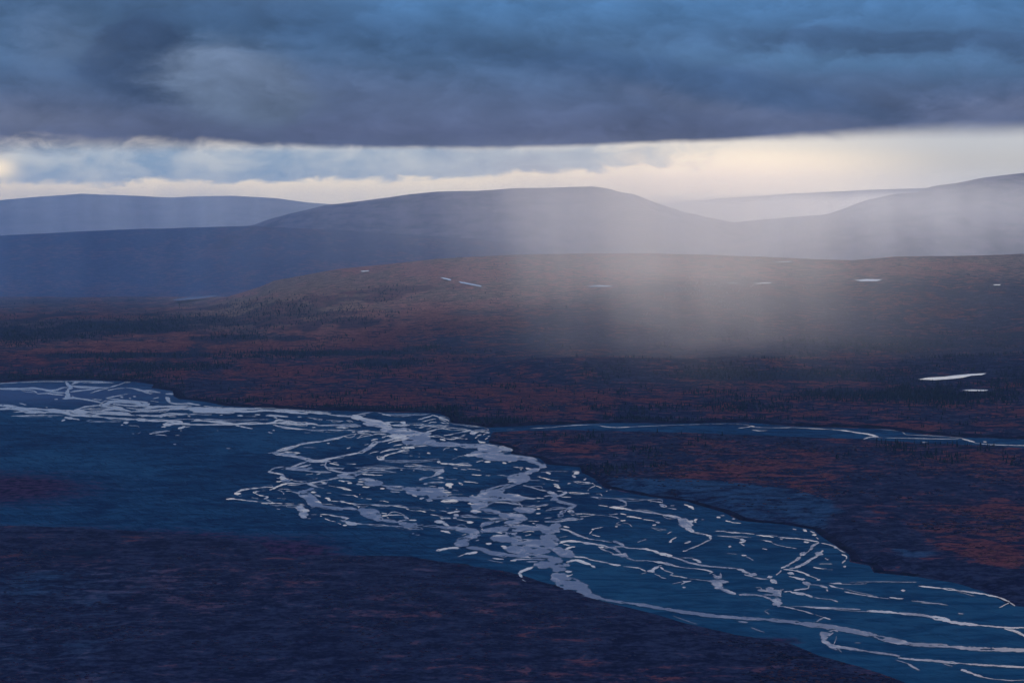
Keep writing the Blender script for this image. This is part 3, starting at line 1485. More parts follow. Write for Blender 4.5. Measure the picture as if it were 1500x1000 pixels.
# outline of the gravel bed, far bank first
FARBANK = [(-700,566),(-300,562),(0,560),(60,556),(130,556),(200,559),(226,563),(222,568),(253,572),(255,580),(262,584),(300,588),(330,594),(400,597),
    (450,600),(500,602),(560,603),(625,604),(645,606),(658,612),(660,619),(690,622),(712,626)]
SIDEUP = [(800,622),(900,619),(1000,620),(1090,618),(1150,623),(1200,625),(1300,628),(1322,632),(1400,640),(1500,643),(1700,648),(2200,655)]
SIDELO = [(2200,668),(1700,661),(1500,656),(1440,652),(1350,649),(1290,645),(1260,643),(1180,640),(1100,637),(1000,633),(900,632),(800,630),(722,632)]
RBANK = [(715,648),(735,652),(752,658),(748,664),(790,671),(802,680),(850,684),(852,692),(870,700),(885,714),(940,725),(1000,733),(1060,750),
    (1085,762),(1150,768),(1190,775),(1210,790),(1245,812),(1245,822),(1275,828),(1280,838),(1340,844),(1400,853),(1440,865),(1480,885),(1540,895),(1800,930),(2400,980)]
NEARBANK = [(2400,1500),(1700,1150),(1500,1062),(1350,1010),(1290,985),(1200,960),(1150,940),(1080,930),(1000,912),(960,900),(880,880),(820,858),
    (740,836),(640,822),(600,815),(400,812),(380,795),(300,785),(200,778),(100,772),(0,770),(-300,775),(-700,790)]
BED = np.array(FARBANK + SIDEUP + SIDELO + RBANK + NEARBANK, float)
def sdist(P, X, Y):
    """signed distance to polygon P, positive inside"""
    best = np.full(X.shape, 1e9); ins = np.zeros(X.shape, bool)
    n = len(P)
    for i in range(n):
        a, b = P[i], P[(i + 1) % n]; d = b - a
        t = np.clip(((X - a[0]) * d[0] + (Y - a[1]) * d[1]) / max(d @ d, 1e-9), 0, 1)
        best = np.minimum(best, np.hypot(X - a[0] - t * d[0], Y - a[1] - t * d[1]))
        if a[1] != b[1]:
            ins ^= ((a[1] > Y) != (b[1] > Y)) & (X < (b[0] - a[0]) * (Y - a[1]) / (b[1] - a[1]) + a[0])
    return np.where(ins, best, -best)

# ------------------------------------------------------------------ relief
def crest(pts):
    p = np.array(pts, float); return p[:, 0], p[:, 1]
RIDGES = {   # name: crest line (frame coords), foot distance, crest distance, far foot distance, front exponent, roughness (m)
 'low_ridge': (crest([(-900,640),(500,585),(600,560),(700,540),(780,528),(850,524),(930,526.5),(1000,528),(1060,525),(1150,527.5),(1260,532),(1340,528),(1420,523),(1500,519),(1800,512),(2600,505)]), 6700, 8350, 9400, 1.3, 3),
 'hill': (crest([(-1200,520),(-300,478),(150,458),(270,444),(300,441.5),(330,437),(352,430),(380,421),(400,412),(450,402),(500,394),(560,388),(600,384),(640,379),(700,376),(760,373),(870,371),(950,371),(1050,374),(1180,379),(1250,381),(1310,376),(1400,375),(1500,372),(1800,365),(2600,360)]), 9500, 14000, 15600, 1.1, 9),
 'valley_shoulder': (crest([(-1200,365),(-300,350),(0,345.5),(100,340),(200,335.5),(370,331),(480,336),(700,350),(900,380),(1100,420),(2600,520)]), 14600, 18300, 20500, 1.0, 14),
 'mountain': (crest([(-900,420),(0,372),(300,345),(370,330),(395,321),(420,314),(480,300),(540,293),(600,285),(640,281),(700,279.5),(750,276),(800,275),(870,273),(890,276),(905,281),(930,285),(960,297),(1000,310),(1060,323),(1120,336),(1180,345),(1250,352),(1500,360),(2600,380)]), 16500, 22000, 26000, 0.9, 22),
 'far_mountain': (crest([(-1200,310),(-300,302),(0,293.5),(60,288),(120,284),(180,286),(250,289),(300,287.5),(340,287),(400,290),(450,296),(490,300),(600,312),(1000,330),(2600,340)]), 24000, 30000, 34000, 0.9, 20),
 'right_mountain': (crest([(-900,470),(800,410),(1000,372),(1100,350),(1150,335),(1200,318),(1240,304),(1265,294),(1285,289),(1310,284),(1342,282),(1352,277),(1365,273),(1385,270),(1400,268),(1440,260),(1500,253),(1600,242),(1800,226),(2600,215)]), 15200, 20000, 26000, 0.85, 20),
 'back_range': (crest([(-900,330),(900,306),(970,298),(1050,291),(1150,284),(1250,279),(1330,276),(1500,271),(2600,262)]), 34000, 39000, 43000, 0.8, 15),
 'saddle_ridge': (crest([(-900,345),(900,332),(1060,327),(1110,322),(1190,315.5),(1260,309),(1400,300),(2600,290)]), 24000, 27500, 31000, 0.8, 15),
}
for (cx_, cy_), *_ in RIDGES.values(): pass
def ridge_h(name, x, y):
    (cx, cy), D0, Dc, D1, ex, rough = RIDGES[name]
    px = 750.0 + F * x / np.maximum(y, 1.0) / 1.0
    D = np.maximum(y, 1.0)
    cyv = np.interp(px, cx, cy) + 0.75 * fbm(px / 40.0, px * 0 + cx[1] * 0.01, 5, 0.6)
    zc = CAMZ + Dc * np.tan(np.arctan((500.0 - cyv) / F) - PITCH)
    t = np.clip((D - D0) / (Dc - D0), 0, 1); tb = np.clip((D - Dc) / (D1 - Dc), 0, 1)
    s = np.where(D < Dc, t ** ex, 1 - ss(tb, 0, 1) * 1.0)
    z = -25.0 + (zc + 25.0) * s
    nz = fbm(x / 900.0 + 31, y / 1500.0, 5, 0.5) * rough * 4.0 * np.sin(np.pi * np.clip(t, 0, 1) ** 0.8) 
    return np.where((D <= D0) | (D >= D1), -25.0, z + nz * (D < Dc))
def ground_h(x, y, px=None, py=None, sd=None):
    if px is None: px, py = to_frame(x, y, 0.0)
    if sd is None: sd = sdist(BED, px, py)
    z = 0.6 + 1.5 * fbm(x / 260.0, y / 260.0, 4, 0.6)
    far = ss(-sd, 5, 14) * ss(900.0 - py + (px - 1250) * 0.0, 0, 60) * (px > -1e9)
    nearside = ss(py - np.interp(px, [-700, 0, 600, 1000, 1500], [765, 760, 800, 890, 1040]), -4, 4)
    z = z + far * (1 - nearside) * 5.5 + nearside * ss(-sd, 0, 30) * 3.0
    return np.where(sd > 0, z * (1 - ss(sd, 0, 2.5)) - 2.5 * ss(sd, 0, 2.5), z)
ALLR = list(RIDGES)
def surf_h(x, y, px=None, py=None, sd=None):
    z = ground_h(x, y, px, py, sd)
    for n in ('low_ridge', 'hill', 'valley_shoulder'): z = np.maximum(z, ridge_h(n, x, y))
    return z

# ------------------------------------------------------------------ land cover
def ell(px, py, L):
    s = np.zeros(np.shape(px))
    for cx, cy, rx, ry, a in L:
        s = np.maximum(s, a * np.exp(-((px - cx) / rx) ** 2 - ((py - cy) / ry) ** 2))
    return s
FOREST = [(150,478,230,14,1),(40,490,120,13,1),(420,455,130,16,.9),(300,470,160,12,.9),(500,440,90,9,.6),(370,496,90,6,.9),(470,519,130,5,1),
          (230,538,110,5,1),(80,553,130,4,1),(200,522,220,4,.7),(560,534,70,8,.8),(620,510,80,5,.5),(560,425,90,8,.5),(1150,548,260,10,.8),(1330,580,200,12,.9),
          (1420,555,120,8,.6),(1000,598,200,7,.4),(240,570,30,5,.9),(330,588,100,4,.8),(500,599,160,3,.8),(650,609,30,6,1),(700,616,60,4,.8),
          (800,622,140,2.5,.6),(1050,615,200,3,.7),(900,700,60,6,.7),(860,688,60,6,.8),(1100,490,260,10,.3),(1350,500,260,20,.5),
          (60,440,220,6,.3),(500,468,60,8,.6),(640,600,60,4,.8)]
RUST = [(350,508,260,12,1),(200,515,320,14,.8),(90,466,140,4,1),(330,430,60,5,.9),(620,395,260,14,.8),(250,492,90,6,1),(520,490,130,22,.9),(420,545,320,20,.75),
        (640,470,180,30,.7),(850,400,330,20,.65),(1050,425,160,14,.6),(1300,395,260,12,.6),(1150,680,320,30,.5),(1400,680,200,40,.55),(1000,590,420,26,.6),(1300,625,260,8,.8),
        (1460,820,90,24,.8),(500,590,200,14,.6),(180,372,200,10,.5),(60,425,200,14,.35),(850,660,120,16,.6),(1450,770,160,50,.45),(900,930,160,24,.5),(1100,990,240,30,.7)]
GRAV = [(1000,722,130,17,1),(1110,735,90,17,.9),(1180,750,70,16,.5),(1330,815,120,22,.45),(1420,835,60,9,.6),(1440,868,30,10,.3)]
OLDT = np.array([(862,697),(950,703),(1050,706),(1150,716),(1230,738),(1262,745),(1330,770),(1370,803),(1440,828),(1500,845),(1600,860),(1800,905),
    (1500,892),(1440,868),(1340,846),(1270,830),(1240,818),(1200,782),(1150,770),(1060,752),(1000,735),(900,718)], float)
PONDS = [(1398,552,62,9,1),(1430,572,26,5,1),(1270,411,28,5,1),(1118,415,20,4,1),(1073,415,12,3,1),(878,420,24,4,1),(292,437,40,5,1),(650,409,12,5,1),(690,416,20,6,1)]
def cover(x, y, px, py):
    n1 = fbm(x / 420.0, y / 900.0, 4, 0.55); n2 = fbm(x / 120.0 + 9, y / 260.0, 4, 0.6)
    f = ss(ell(px, py, FOREST) + 0.7 * n1 + 0.6 * n2, 0.22, 0.85)
    r = np.clip(0.30 + ell(px, py, RUST) * 0.52 + 0.40 * n1 + 0.45 * n2, 0, 1)
    g = ss(ell(px, py, GRAV) + 0.35 * n1 + 0.5 * n2, 0.42, 0.6)
    sdt = sdist(OLDT, px, py)
    inn = ss(sdt + 2.0 * n1, -1, 3)
    teal = ss(0.75 - ss(px, 1120, 1260) * 0.55 + 0.9 * n1 + 0.5 * n2, 0.25, 0.7)
    g = np.maximum(g * inn * 0.55, inn * teal * 0.62); r = r * (1 - inn * (0.75 - 0.3 * ss(px, 1080, 1200))); f = f * (1 - inn)
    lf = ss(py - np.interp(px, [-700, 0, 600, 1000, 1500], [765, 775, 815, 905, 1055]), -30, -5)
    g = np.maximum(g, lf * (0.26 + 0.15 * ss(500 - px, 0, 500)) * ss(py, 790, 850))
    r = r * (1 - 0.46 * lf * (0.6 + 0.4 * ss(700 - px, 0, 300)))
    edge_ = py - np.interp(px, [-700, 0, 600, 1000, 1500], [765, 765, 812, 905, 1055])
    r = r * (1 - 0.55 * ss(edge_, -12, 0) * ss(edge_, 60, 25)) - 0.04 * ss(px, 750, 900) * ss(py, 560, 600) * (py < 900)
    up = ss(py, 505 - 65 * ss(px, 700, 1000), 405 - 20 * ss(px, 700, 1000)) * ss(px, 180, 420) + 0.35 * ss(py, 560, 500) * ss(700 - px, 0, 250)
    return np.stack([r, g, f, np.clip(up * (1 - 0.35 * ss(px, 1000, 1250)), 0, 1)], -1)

# ------------------------------------------------------------------ materials
def newmat(name):
    m = bpy.data.materials.new(name); m.use_nodes = True
    E.nt = m.node_tree; E.nt.nodes.clear(); return m
def finish(col, rough, bump=None, bstr=0.4, spec=0.2, bdist=1.0):
    spec = 0.0
    b = E.node('ShaderNodeBsdfPrincipled'); E.put(b.inputs['Base Color'], col); E.put(b.inputs['Roughness'], rough)
    E.put(b.inputs['Specular IOR Level'], spec)
    if bump is not None:
        n = E.node('ShaderNodeBump'); n.inputs['Strength'].default_value = bstr; n.inputs['Distance'].default_value = bdist
        E.put(n.inputs['Height'], bump); E.nt.links.new(n.outputs[0], b.inputs['Normal'])
    o = E.node('ShaderNodeOutputMaterial'); E.nt.links.new(b.outputs[0], o.inputs[0])
def pos():
    g = E.node('ShaderNodeNewGeometry'); return E(g.outputs['Position'])
PLAIN = dict(hd=(0.006, 0.008, 0.034), hl=(0.040, 0.050, 0.090), rd=(0.045, 0.013, 0.030), rl=(0.27, 0.068, 0.062))  # darker tundra: cloud shade over the near land is put into these colours
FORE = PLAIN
HILL = dict(hd=(0.20, 0.105, 0.075), hl=(0.56, 0.290, 0.165), rd=(0.36, 0.125, 0.090), rl=(0.72, 0.270, 0.160))  # golden-olive upland; its sunlit brightness is put into the colour too
SHOULDER = dict(hd=(0.015, 0.045, 0.105), hl=(0.060, 0.095, 0.180), rd=(0.050, 0.055, 0.105), rl=(0.22, 0.120, 0.155))  # valley side; the blue of distance haze is put into these colours
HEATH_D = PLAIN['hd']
SPRUCE = (0.006, 0.022, 0.050)
GRAVEL_D, GRAVEL_L = (0.001, 0.030, 0.078), (0.014, 0.092, 0.155)
def mat_land(name, pal, up=None):
    up = up or pal
    m = newmat(name)
    P = pos(); at = E.node('ShaderNodeAttribute', attribute_name='cover')
    r, g, f = sep(E(at.outputs['Color']))
    x, y, z = sep(P)
    a = noise(vec(x / 60.0, y / 48.0), 1, 7, 0.70, 0.5); b = noise(vec(x / 300.0, y / 420.0, 4.0), 1, 5, 0.6, 0.5)
    c = noise(vec(x / 13.0, y / 13.0, 9.0), 1, 4, 0.72)
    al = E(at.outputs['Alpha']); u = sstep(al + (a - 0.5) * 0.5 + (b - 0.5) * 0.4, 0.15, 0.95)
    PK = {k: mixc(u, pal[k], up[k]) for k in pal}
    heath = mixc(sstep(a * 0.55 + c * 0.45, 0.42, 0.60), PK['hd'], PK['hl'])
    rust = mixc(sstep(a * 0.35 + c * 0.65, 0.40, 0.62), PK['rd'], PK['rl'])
    rm = sstep(r + (a - 0.5) * 3.0 + (b - 0.5) * 0.9, 0.36, 0.72)
    col = mixc(rm, heath, rust)
    col = mixc(sstep(f + (a - 0.5) * 1.9 + (c - 0.5) * 1.6, 0.36, 0.85) * (0.92 - u * 0.40), col, SPRUCE)
    gc = mixc(sstep(a * 0.5 + c * 0.5, 0.40, 0.62), (0.006, 0.045, 0.095), (0.040, 0.115, 0.175))
    col = mixc(sstep(g + (a - 0.5) * 1.5 + (b - 0.5) * 0.8, 0.35, 0.75) * 0.85, col, gc)
    finish(col, 0.9, c, 0.5, 0.1, 3.0)
    return m
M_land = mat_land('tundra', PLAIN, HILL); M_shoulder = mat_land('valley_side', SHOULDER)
def mat_mountain(name, k=1.0):
    m = newmat(name)
    P = pos(); x, y, z = sep(P)
    a = noise(vec(x / 260.0, y / 420.0, z / 60.0), 1, 6, 0.65); b = noise(vec(x / 1500.0, y / 1800.0, z / 200.0), 1, 5, 0.6, 0.6)
    gl = noise(vec(x / 170.0, y / 900.0, 3.0), 1, 5, 0.6, 1.0)
    col = mixc(sstep(a * 0.45 + b * 0.25 + gl * 0.3, 0.42, 0.58), (0.008 * k, 0.045 * k, 0.115 * k), (0.17 * k, 0.145 * k, 0.20 * k))  # cloud-lit patches and gully relief are painted in as lighter and darker tone
    finish(col, 0.9, a, 0.6, 0.1, 14.0)
    return m
M_mtn = mat_mountain('mountain_heath')
def mat_gravel():
    m = newmat('river_gravel'); P = pos(); x, y, z = sep(P)
    a = noise(vec(x / 110.0, y / 60.0), 1, 6, 0.62, 1.2); b = noise(vec(x / 500.0, y / 700.0, 2.0), 1, 4, 0.55, 0.4)
    c = noise(vec(x / 22.0, y / 26.0, 5.0), 1, 5, 0.7)
    at = E.node('ShaderNodeAttribute', attribute_name='cover'); veg, silt, q = sep(E(at.outputs['Color']))
    col = mixc(sstep(a * 0.5 + b * 0.3 + c * 0.2, 0.40, 0.60), GRAVEL_D, GRAVEL_L)
    col = mixc(sstep(a, 0.36, 0.28) * 0.7, col, (0.002, 0.022, 0.055))
    col = mixc(sstep(b * 0.5 + a * 0.5, 0.50, 0.66) * 0.5, col, (0.022, 0.10, 0.16))
    fl = noise(vec((x * 0.87 + y * 0.49) / 26.0, (y * 0.87 - x * 0.49) / 170.0, 8.0), 1, 4, 0.55, 1.5)
    col = mixc(sstep(E.m('ABSOLUTE', fl - 0.5), 0.030, 0.0) * 0.8, col, (0.002, 0.018, 0.050))
    col = mixc(sstep(E.m('ABSOLUTE', fl - 0.60), 0.016, 0.0) * 0.45, col, (0.045, 0.13, 0.19))
    col = mixc(q * 0.6, col, mixc(sstep(a, 0.38, 0.62), (0.004, 0.070, 0.125), (0.022, 0.125, 0.180)))
    col = mixc(silt * 0.75, col, (0.12, 0.165, 0.25))
    v = sstep(veg + (a - 0.5) * 0.9 + (c - 0.5) * 0.5 + (b - 0.5) * 0.6, 0.45, 0.85)
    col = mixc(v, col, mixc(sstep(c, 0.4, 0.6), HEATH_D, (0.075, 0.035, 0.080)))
    finish(col, 0.85, c, 0.3, 0.25, 0.6)
    return m
M_gravel = mat_gravel()
def mat_water():
    m = newmat('silty_water'); P = pos(); x, y, z = sep(P)
    at = E.node('ShaderNodeAttribute', attribute_name='cover'); calm, q1, q2 = sep(E(at.outputs['Color']))
    n = noise(vec(x / 50.0, y / 90.0), 1, 5, 0.65, 0.8)
    cm = sstep(calm + (n - 0.5) * 0.9, 0.52, 0.95)
    col = mixc(cm, mixc(n, (0.020, 0.095, 0.18), (0.060, 0.150, 0.26)), (0.56, 0.50, 0.42))  # cream of calm water paints in the reflected bright sky
    col = mixc(sstep(q1 + (n - 0.5) * 0.5, 0.45, 0.05) * 0.75, col, (0.020, 0.085, 0.140))
    cm = cm * sstep(q1, 0.0, 0.35)
    b = E.node('ShaderNodeBsdfPrincipled'); E.put(b.inputs['Base Color'], col)
    E.put(b.inputs['Roughness'], ramp(cm, 0, 1, 0.27, 0.07)); b.inputs['IOR'].default_value = 1.33
    E.put(b.inputs['Specular IOR Level'], ramp(cm, 0, 1, 0.03, 0.22))
    rp = noise(vec(x / 6.0, y / 6.0), 1, 3, 0.6)
    bn = E.node('ShaderNodeBump'); bn.inputs['Strength'].default_value = 0.12; bn.inputs['Distance'].default_value = 0.25
    E.put(bn.inputs['Height'], rp); E.nt.links.new(bn.outputs[0], b.inputs['Normal'])
    o = E.node('ShaderNodeOutputMaterial'); E.nt.links.new(b.outputs[0], o.inputs[0]); return m
M_water = mat_water()
def mat_plain(name, c1, c2, sx=5.0):
    m = newmat(name); P = pos(); a = noise(P, 1 / sx, 4, 0.6)
    finish(mixc(sstep(a, 0.35, 0.65), c1, c2), 0.9, None, spec=0.1); return m
M_spruce = mat_plain('spruce_needles', (0.004, 0.014, 0.032), (0.012, 0.035, 0.055))
M_bank = mat_plain('bank_scrub', (0.003, 0.007, 0.026), (0.014, 0.014, 0.042), 30.0)
def mat_shrub():
    m = newmat('autumn_shrub'); at = E.node('ShaderNodeAttribute', attribute_name='tint')
    finish(E(at.outputs['Color']), 0.9, None, spec=0.1); return m
M_shrub = mat_shrub()

# ------------------------------------------------------------------ ground sheet
cols = np.concatenate([np.linspace(-3200, -120, 90)[:-1], np.arange(-120, 1620, 1.9), np.linspace(1620, 4700, 90)])
rows = np.concatenate([np.linspace(2600, 1020, 60)[:-1], np.arange(1020, 345, -1.15)])
PX, PY = np.meshgrid(cols, rows)
gxw, gyw = to_ground(PX, PY)
SD = sdist(BED, PX, PY)
gz = ground_h(gxw, gyw, PX, PY, SD)
gz = gz + (SD < 0) * 1.1 * fbm(gxw / 34.0, gyw / 40.0, 3, 0.6)
N = gz.size
cov = cover(gxw.ravel(), gyw.ravel(), PX.ravel(), PY.ravel())
# near tundra: mottled, paler lichen heath in the left foreground
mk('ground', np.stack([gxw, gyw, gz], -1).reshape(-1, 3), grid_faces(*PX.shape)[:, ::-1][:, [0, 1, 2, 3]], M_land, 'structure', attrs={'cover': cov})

# gravel bed sheet
bx = np.arange(-690, 2380, 3.0); by = np.arange(553, 1480, 1.6)
BX, BY = np.meshgrid(bx, by)
bf = sdist(BED, BX, BY) + 1.4 * fbm(BX / 22.0, BY / 7.0, 3) * ss(BY, 560, 800) + 3.0 * fbm(BX / 60.0 + 3, BY / 14.0, 4) * ss(BY, 760, 800) * ss(900.0 - BX, 0, 200)
Pb, Fb = march(bf, bx, by, runs=4)
wx_, wy_ = to_ground(Pb[:, 0], Pb[:, 1], 0.3)
vegm = 0.75 * np.exp(-((Pb[:, 0] + 40) / 190) ** 2 - ((Pb[:, 1] - 715) / 26) ** 2) + 0.45 * np.exp(-((Pb[:, 0] - 40) / 120) ** 2 - ((Pb[:, 1] - 625) / 10) ** 2) \
     + ss(Pb[:, 1], 755, 800) * ss(640 - Pb[:, 0], 0, 200) * 0.75 + 0.28 * ss(420 - Pb[:, 0], 0, 200) * ss(Pb[:, 1], 640, 700) + 0.7 * np.exp(-((Pb[:, 0] - 1130) / 80) ** 2 - ((Pb[:, 1] - 938) / 9) ** 2)
silt = 0.85 * np.exp(-((Pb[:, 0] - 20) / 260) ** 2 - ((Pb[:, 1] - 577) / 16) ** 2)
mk('gravel_bed', np.stack([wx_, wy_, np.full(len(wx_), 0.3)], -1), Fb, M_gravel, 'structure', attrs={'cover': np.stack([vegm, silt, ss(Pb[:, 1], 700, 860) * ss(Pb[:, 0], 560, 860)], -1)})

# braided water
Fd, Bc = river_field()
Pw, Fw = march(Fd, gx, gy, runs=5)
wx_, wy_ = to_ground(Pw[:, 0], Pw[:, 1], 0.7)
bc = sample(Bc, Pw)
mk('river', np.stack([wx_, wy_, np.full(len(wx_), 0.7)], -1), Fw, M_water, 'structure',
   attrs={'cover': np.stack([bc, np.clip(sample(Fd, Pw) / 1.0, 0, 1), bc * 0], -1)})

# cut banks: a scrub-dark bluff along the far side of the bed
def bank(pts, hgt, lean, name='river_bank', wob=1.0):
    P = np.array(pts, float); out = []
    for i in range(len(P) - 1):
        n = max(2, int(np.hypot(*(P[i + 1] - P[i])) / 2.0))
        for t in np.arange(n) / n: out.append(P[i] * (1 - t) + P[i + 1] * t)
    out.append(P[-1]); Q = np.array(out)
    s = np.arange(len(Q)) * 1.0
    Q[:, 1] += wob * 0.8 * fbm(s / 7.0, s * 0, 3)
    X, Y = to_ground(Q[:, 0], Q[:, 1])
    tx, ty = np.gradient(X), np.gradient(Y)
    kx = np.convolve(np.pad(tx, 6, 'edge'), np.ones(13) / 13, 'valid'); ky = np.convolve(np.pad(ty, 6, 'edge'), np.ones(13) / 13, 'valid')
    L = np.hypot(kx, ky) + 1e-6; nx, ny = -ky / L, kx / L
    h = hgt * (1 + 0.7 * fbm(s / 11.0, s * 0 + 5, 3))
    prof = [(-3, -1.5, 0), (0, 0.05, 1), (lean, 0.75, 1), (lean * 2, 1.0, 1), (lean * 3.2, 0.8, 1), (lean * 5, 0.2, 1), (lean * 6, -0.5, 1)]
    rows_ = []
    for off, hf, k in prof:
        rows_.append(np.stack([X + nx * off, Y + ny * off, (h * hf if k else np.full(len(h), hf))], -1))
    V_ = np.vstack(rows_)
    return mk(name, V_, grid_faces(len(prof), len(Q)), M_bank, 'structure')
bank(FARBANK[1:], 7.0, 6.0, wob=0.6)
bank([(712, 626)] + SIDEUP, 7.0, 7.0)
bank(RBANK[:22], 3.6, 4.0, wob=0.5)
bank([(990, 708), (1100, 712), (1150, 716), (1185, 724), (1225, 732), (1262, 742)], 4.0, 6.0)
bank([(1290, 762), (1330, 770), (1352, 790), (1368, 803), (1420, 812)], 5.0, 6.0)
bank([(1410, 822), (1450, 830), (1500, 842), (1560, 850)], 5.0, 6.0)

# ------------------------------------------------------------------ hills and mountains
def ridge_mesh(name, oname, mat, dcol=2.4, nrow=200, px0=-900, px1=2400, cover_it=False):
    (cx, cy), D0, Dc, D1, ex, rough = RIDGES[name]
    pcs = np.concatenate([np.linspace(px0, -60, 60)[:-1], np.arange(-60, 1560, dcol), np.linspace(1560, px1, 60)])
    ds = np.concatenate([np.linspace(D0, Dc, nrow), np.linspace(Dc, D1, nrow // 5)[1:]])
    PC, DS = np.meshgrid(pcs, ds)
    X = (PC - 750.0) / F * DS; Y = DS
    Z = ridge_h(name, X, Y)
    at = {}
    if cover_it:
        fx, fy = to_frame(X, Y, Z); at['cover'] = cover(X.ravel(), Y.ravel(), fx.ravel(), fy.ravel())
    else: at['cover'] = np.zeros((X.size, 3))
    return mk(oname, np.stack([X, Y, Z], -1).reshape(-1, 3), grid_faces(*PC.shape), mat, 'structure', attrs=at)
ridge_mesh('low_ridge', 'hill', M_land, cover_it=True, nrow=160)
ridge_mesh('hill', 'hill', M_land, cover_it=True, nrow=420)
ridge_mesh('valley_shoulder', 'hill', M_shoulder, cover_it=True, nrow=200)
for nm in ('mountain', 'far_mountain', 'right_mountain', 'saddle_ridge', 'back_range'):
    ridge_mesh(nm, 'mountain', M_mtn, dcol=4.0, nrow=120)

# ------------------------------------------------------------------ ponds, pale hill tracks and the lake
def pond(pts, name='pond', lift=3.0, level=None):
    P = np.array(pts, float); c = P.mean(0)
    Q = []
    for i in range(len(P)):
        a, b = P[i], P[(i + 1) % len(P)]
        for t in (0, .33, .66): Q.append(a * (1 - t) + b * t)
    Q = np.array(Q)
    # follow each line of sight out to the land and drape the shoreline there
    V_ = []
    for qx, qy in Q:
        el_ = math.atan((500.0 - qy) / F) - PITCH
        if level is None:
            D = np.linspace(6000, 16500, 4000); hh = surf_h((qx - 750.0) / F * D, D) + lift; zz = CAMZ + D * math.tan(el_)
            k = int(np.argmax(hh > zz)) if np.any(hh > zz) else len(D) - 1
            V_.append(((qx - 750.0) / F * D[k], D[k], hh[k]))
        else: V_.append((*to_ground(qx, qy, level), level))
    n = len(Q)
    return mk(name, np.array(V_), (np.arange(n)[::-1], np.array([0])), M_water, 'structure', smooth=False, attrs={'cover': np.ones((n, 3))})
pond([(1346,555.5),(1360,553),(1385,551.5),(1400,549.5),(1425,547.5),(1447,546.5),(1440,549),(1425,550),(1412,553),(1395,555),(1370,556.5)])
pond([(1411,571.5),(1425,570.2),(1440,570.5),(1450,570.8),(1447,572.3),(1425,572.6)])
pond([(1252,410.5),(1268,408.6),(1293,409.2),(1285,411.6),(1262,412)])
pond([(1103,414.8),(1118,413.6),(1132,413.4),(1128,415.2),(1110,415.8)])
pond([(1065,414.3),(1080,414),(1081,415),(1068,415.4)])
pond([(859,419.2),(875,417.6),(897,418.2),(893,419.8),(865,420.2)])
pond([(1133,383.6),(1160,382.6),(1158,384),(1136,384.6)])
pond([(1455,416.8),(1466,416.4),(1465,417.6),(1456,417.8)])
pond([(644,406.2),(652,407),(661,409.4),(660,411),(650,408.4)])  # pale track on the hillside, built as a pond
pond([(672,412.2),(680,413.2),(704,418.2),(706,420.2),(690,417.4),(674,414.2)])  # second length of the pale track, also built as a pond
pond([(528,396.8),(541,396.2),(541,397.4),(530,398)])
pond([(252,439.5),(264,436.8),(285,434.5),(305,433),(324,432),(322,433.4),(300,436),(280,438.5),(262,440)], 'lake', level=24.0)

# ------------------------------------------------------------------ vegetation
def spruce_template(seed=1, k=7, tiers=3):
    r = random.Random(seed); V_ = []; F_ = []
    def cone(z0, z1, rad):
        b = len(V_); ph = r.random() * 6
        for i in range(k):
            q = rad * (0.75 + 0.5 * (i % 2)) * (0.9 + .2 * r.random()); a = ph + i * 2 * math.pi / k
            V_.append((q * math.cos(a), q * math.sin(a), z0 + .02 * r.random()))
        V_.append((0, 0, z1))
        for i in range(k): F_.append((b + i, b + (i + 1) % k, b + k))
    cone(-0.02, 0.30, 0.022)
    for i in range(tiers):
        z0 = 0.10 + 0.80 * i / tiers; cone(z0, min(1.0, z0 + 0.80 / tiers * 1.55), 0.17 * (1 - i / (tiers + 0.35)))
    return np.array(V_), np.array(F_)
def shrub_template(seed):
    r = random.Random(seed); V_ = []; F_ = []
    for c in range(3):
        cx_, cy_ = r.uniform(-.5, .5), r.uniform(-.4, .4); hh = r.uniform(.6, 1.0); b = len(V_)
        for lev, (q, z) in enumerate([(0.42, -0.1), (0.5, 0.45)]):
            for i in range(5):
                a = i * 1.2566 + lev * .6 + r.random() * .4; qq = q * r.uniform(.75, 1.2)
                V_.append((cx_ + qq * math.cos(a), cy_ + qq * math.sin(a), z * hh))
        V_.append((cx_, cy_, hh))
        for i in range(5):
            j = (i + 1) % 5
            F_ += [(b + i, b + j, b + 5 + i), (b + j, b + 5 + j, b + 5 + i), (b + 5 + i, b + 5 + j, b + 10)]
    return np.array(V_), np.array(F_)
def scatter(n, dens, seed, px0=-350, px1=1850, D0=2700, D1=15500, power=1.0):
    """points on the land, denser towards the camera, thinned by dens(px, py, x, y)"""
    r = np.random.default_rng(seed)
    px = r.uniform(px0, px1, n)
    inv = r.uniform(1 / D1, 1 / D0, n); D = 1 / inv
    x = (px - 750) / F * D; y = D
    z = surf_h(x, y); fx, fy = to_frame(x, y, z)
    ok = r.random(n) < dens(fx, fy, x, y)
    return x[ok], y[ok], z[ok], fx[ok], fy[ok]
def instance_mesh(name, tmpl, x, y, z, sx_, sz_, mat, label, cat, tint=None, seed=3):
    V0, F0 = tmpl; r = np.random.default_rng(seed); n = len(x)
    a = r.uniform(0, 6.28, n); c, s = np.cos(a)[:, None], np.sin(a)[:, None]
    X = (V0[None, :, 0] * c - V0[None, :, 1] * s) * sx_[:, None] + x[:, None]
    Y = (V0[None, :, 0] * s + V0[None, :, 1] * c) * sx_[:, None] + y[:, None]
    Z = V0[None, :, 2] * sz_[:, None] + z[:, None]
    Fc = (F0[None] + (np.arange(n) * len(V0))[:, None, None]).reshape(-1, 3)
    at = None
    if tint is not None: at = {'tint': np.repeat(tint, len(V0), 0)}
    return mk(name, np.stack([X, Y, Z], -1).reshape(-1, 3), Fc, mat, 'stuff', label, cat, smooth=False, attrs=at)

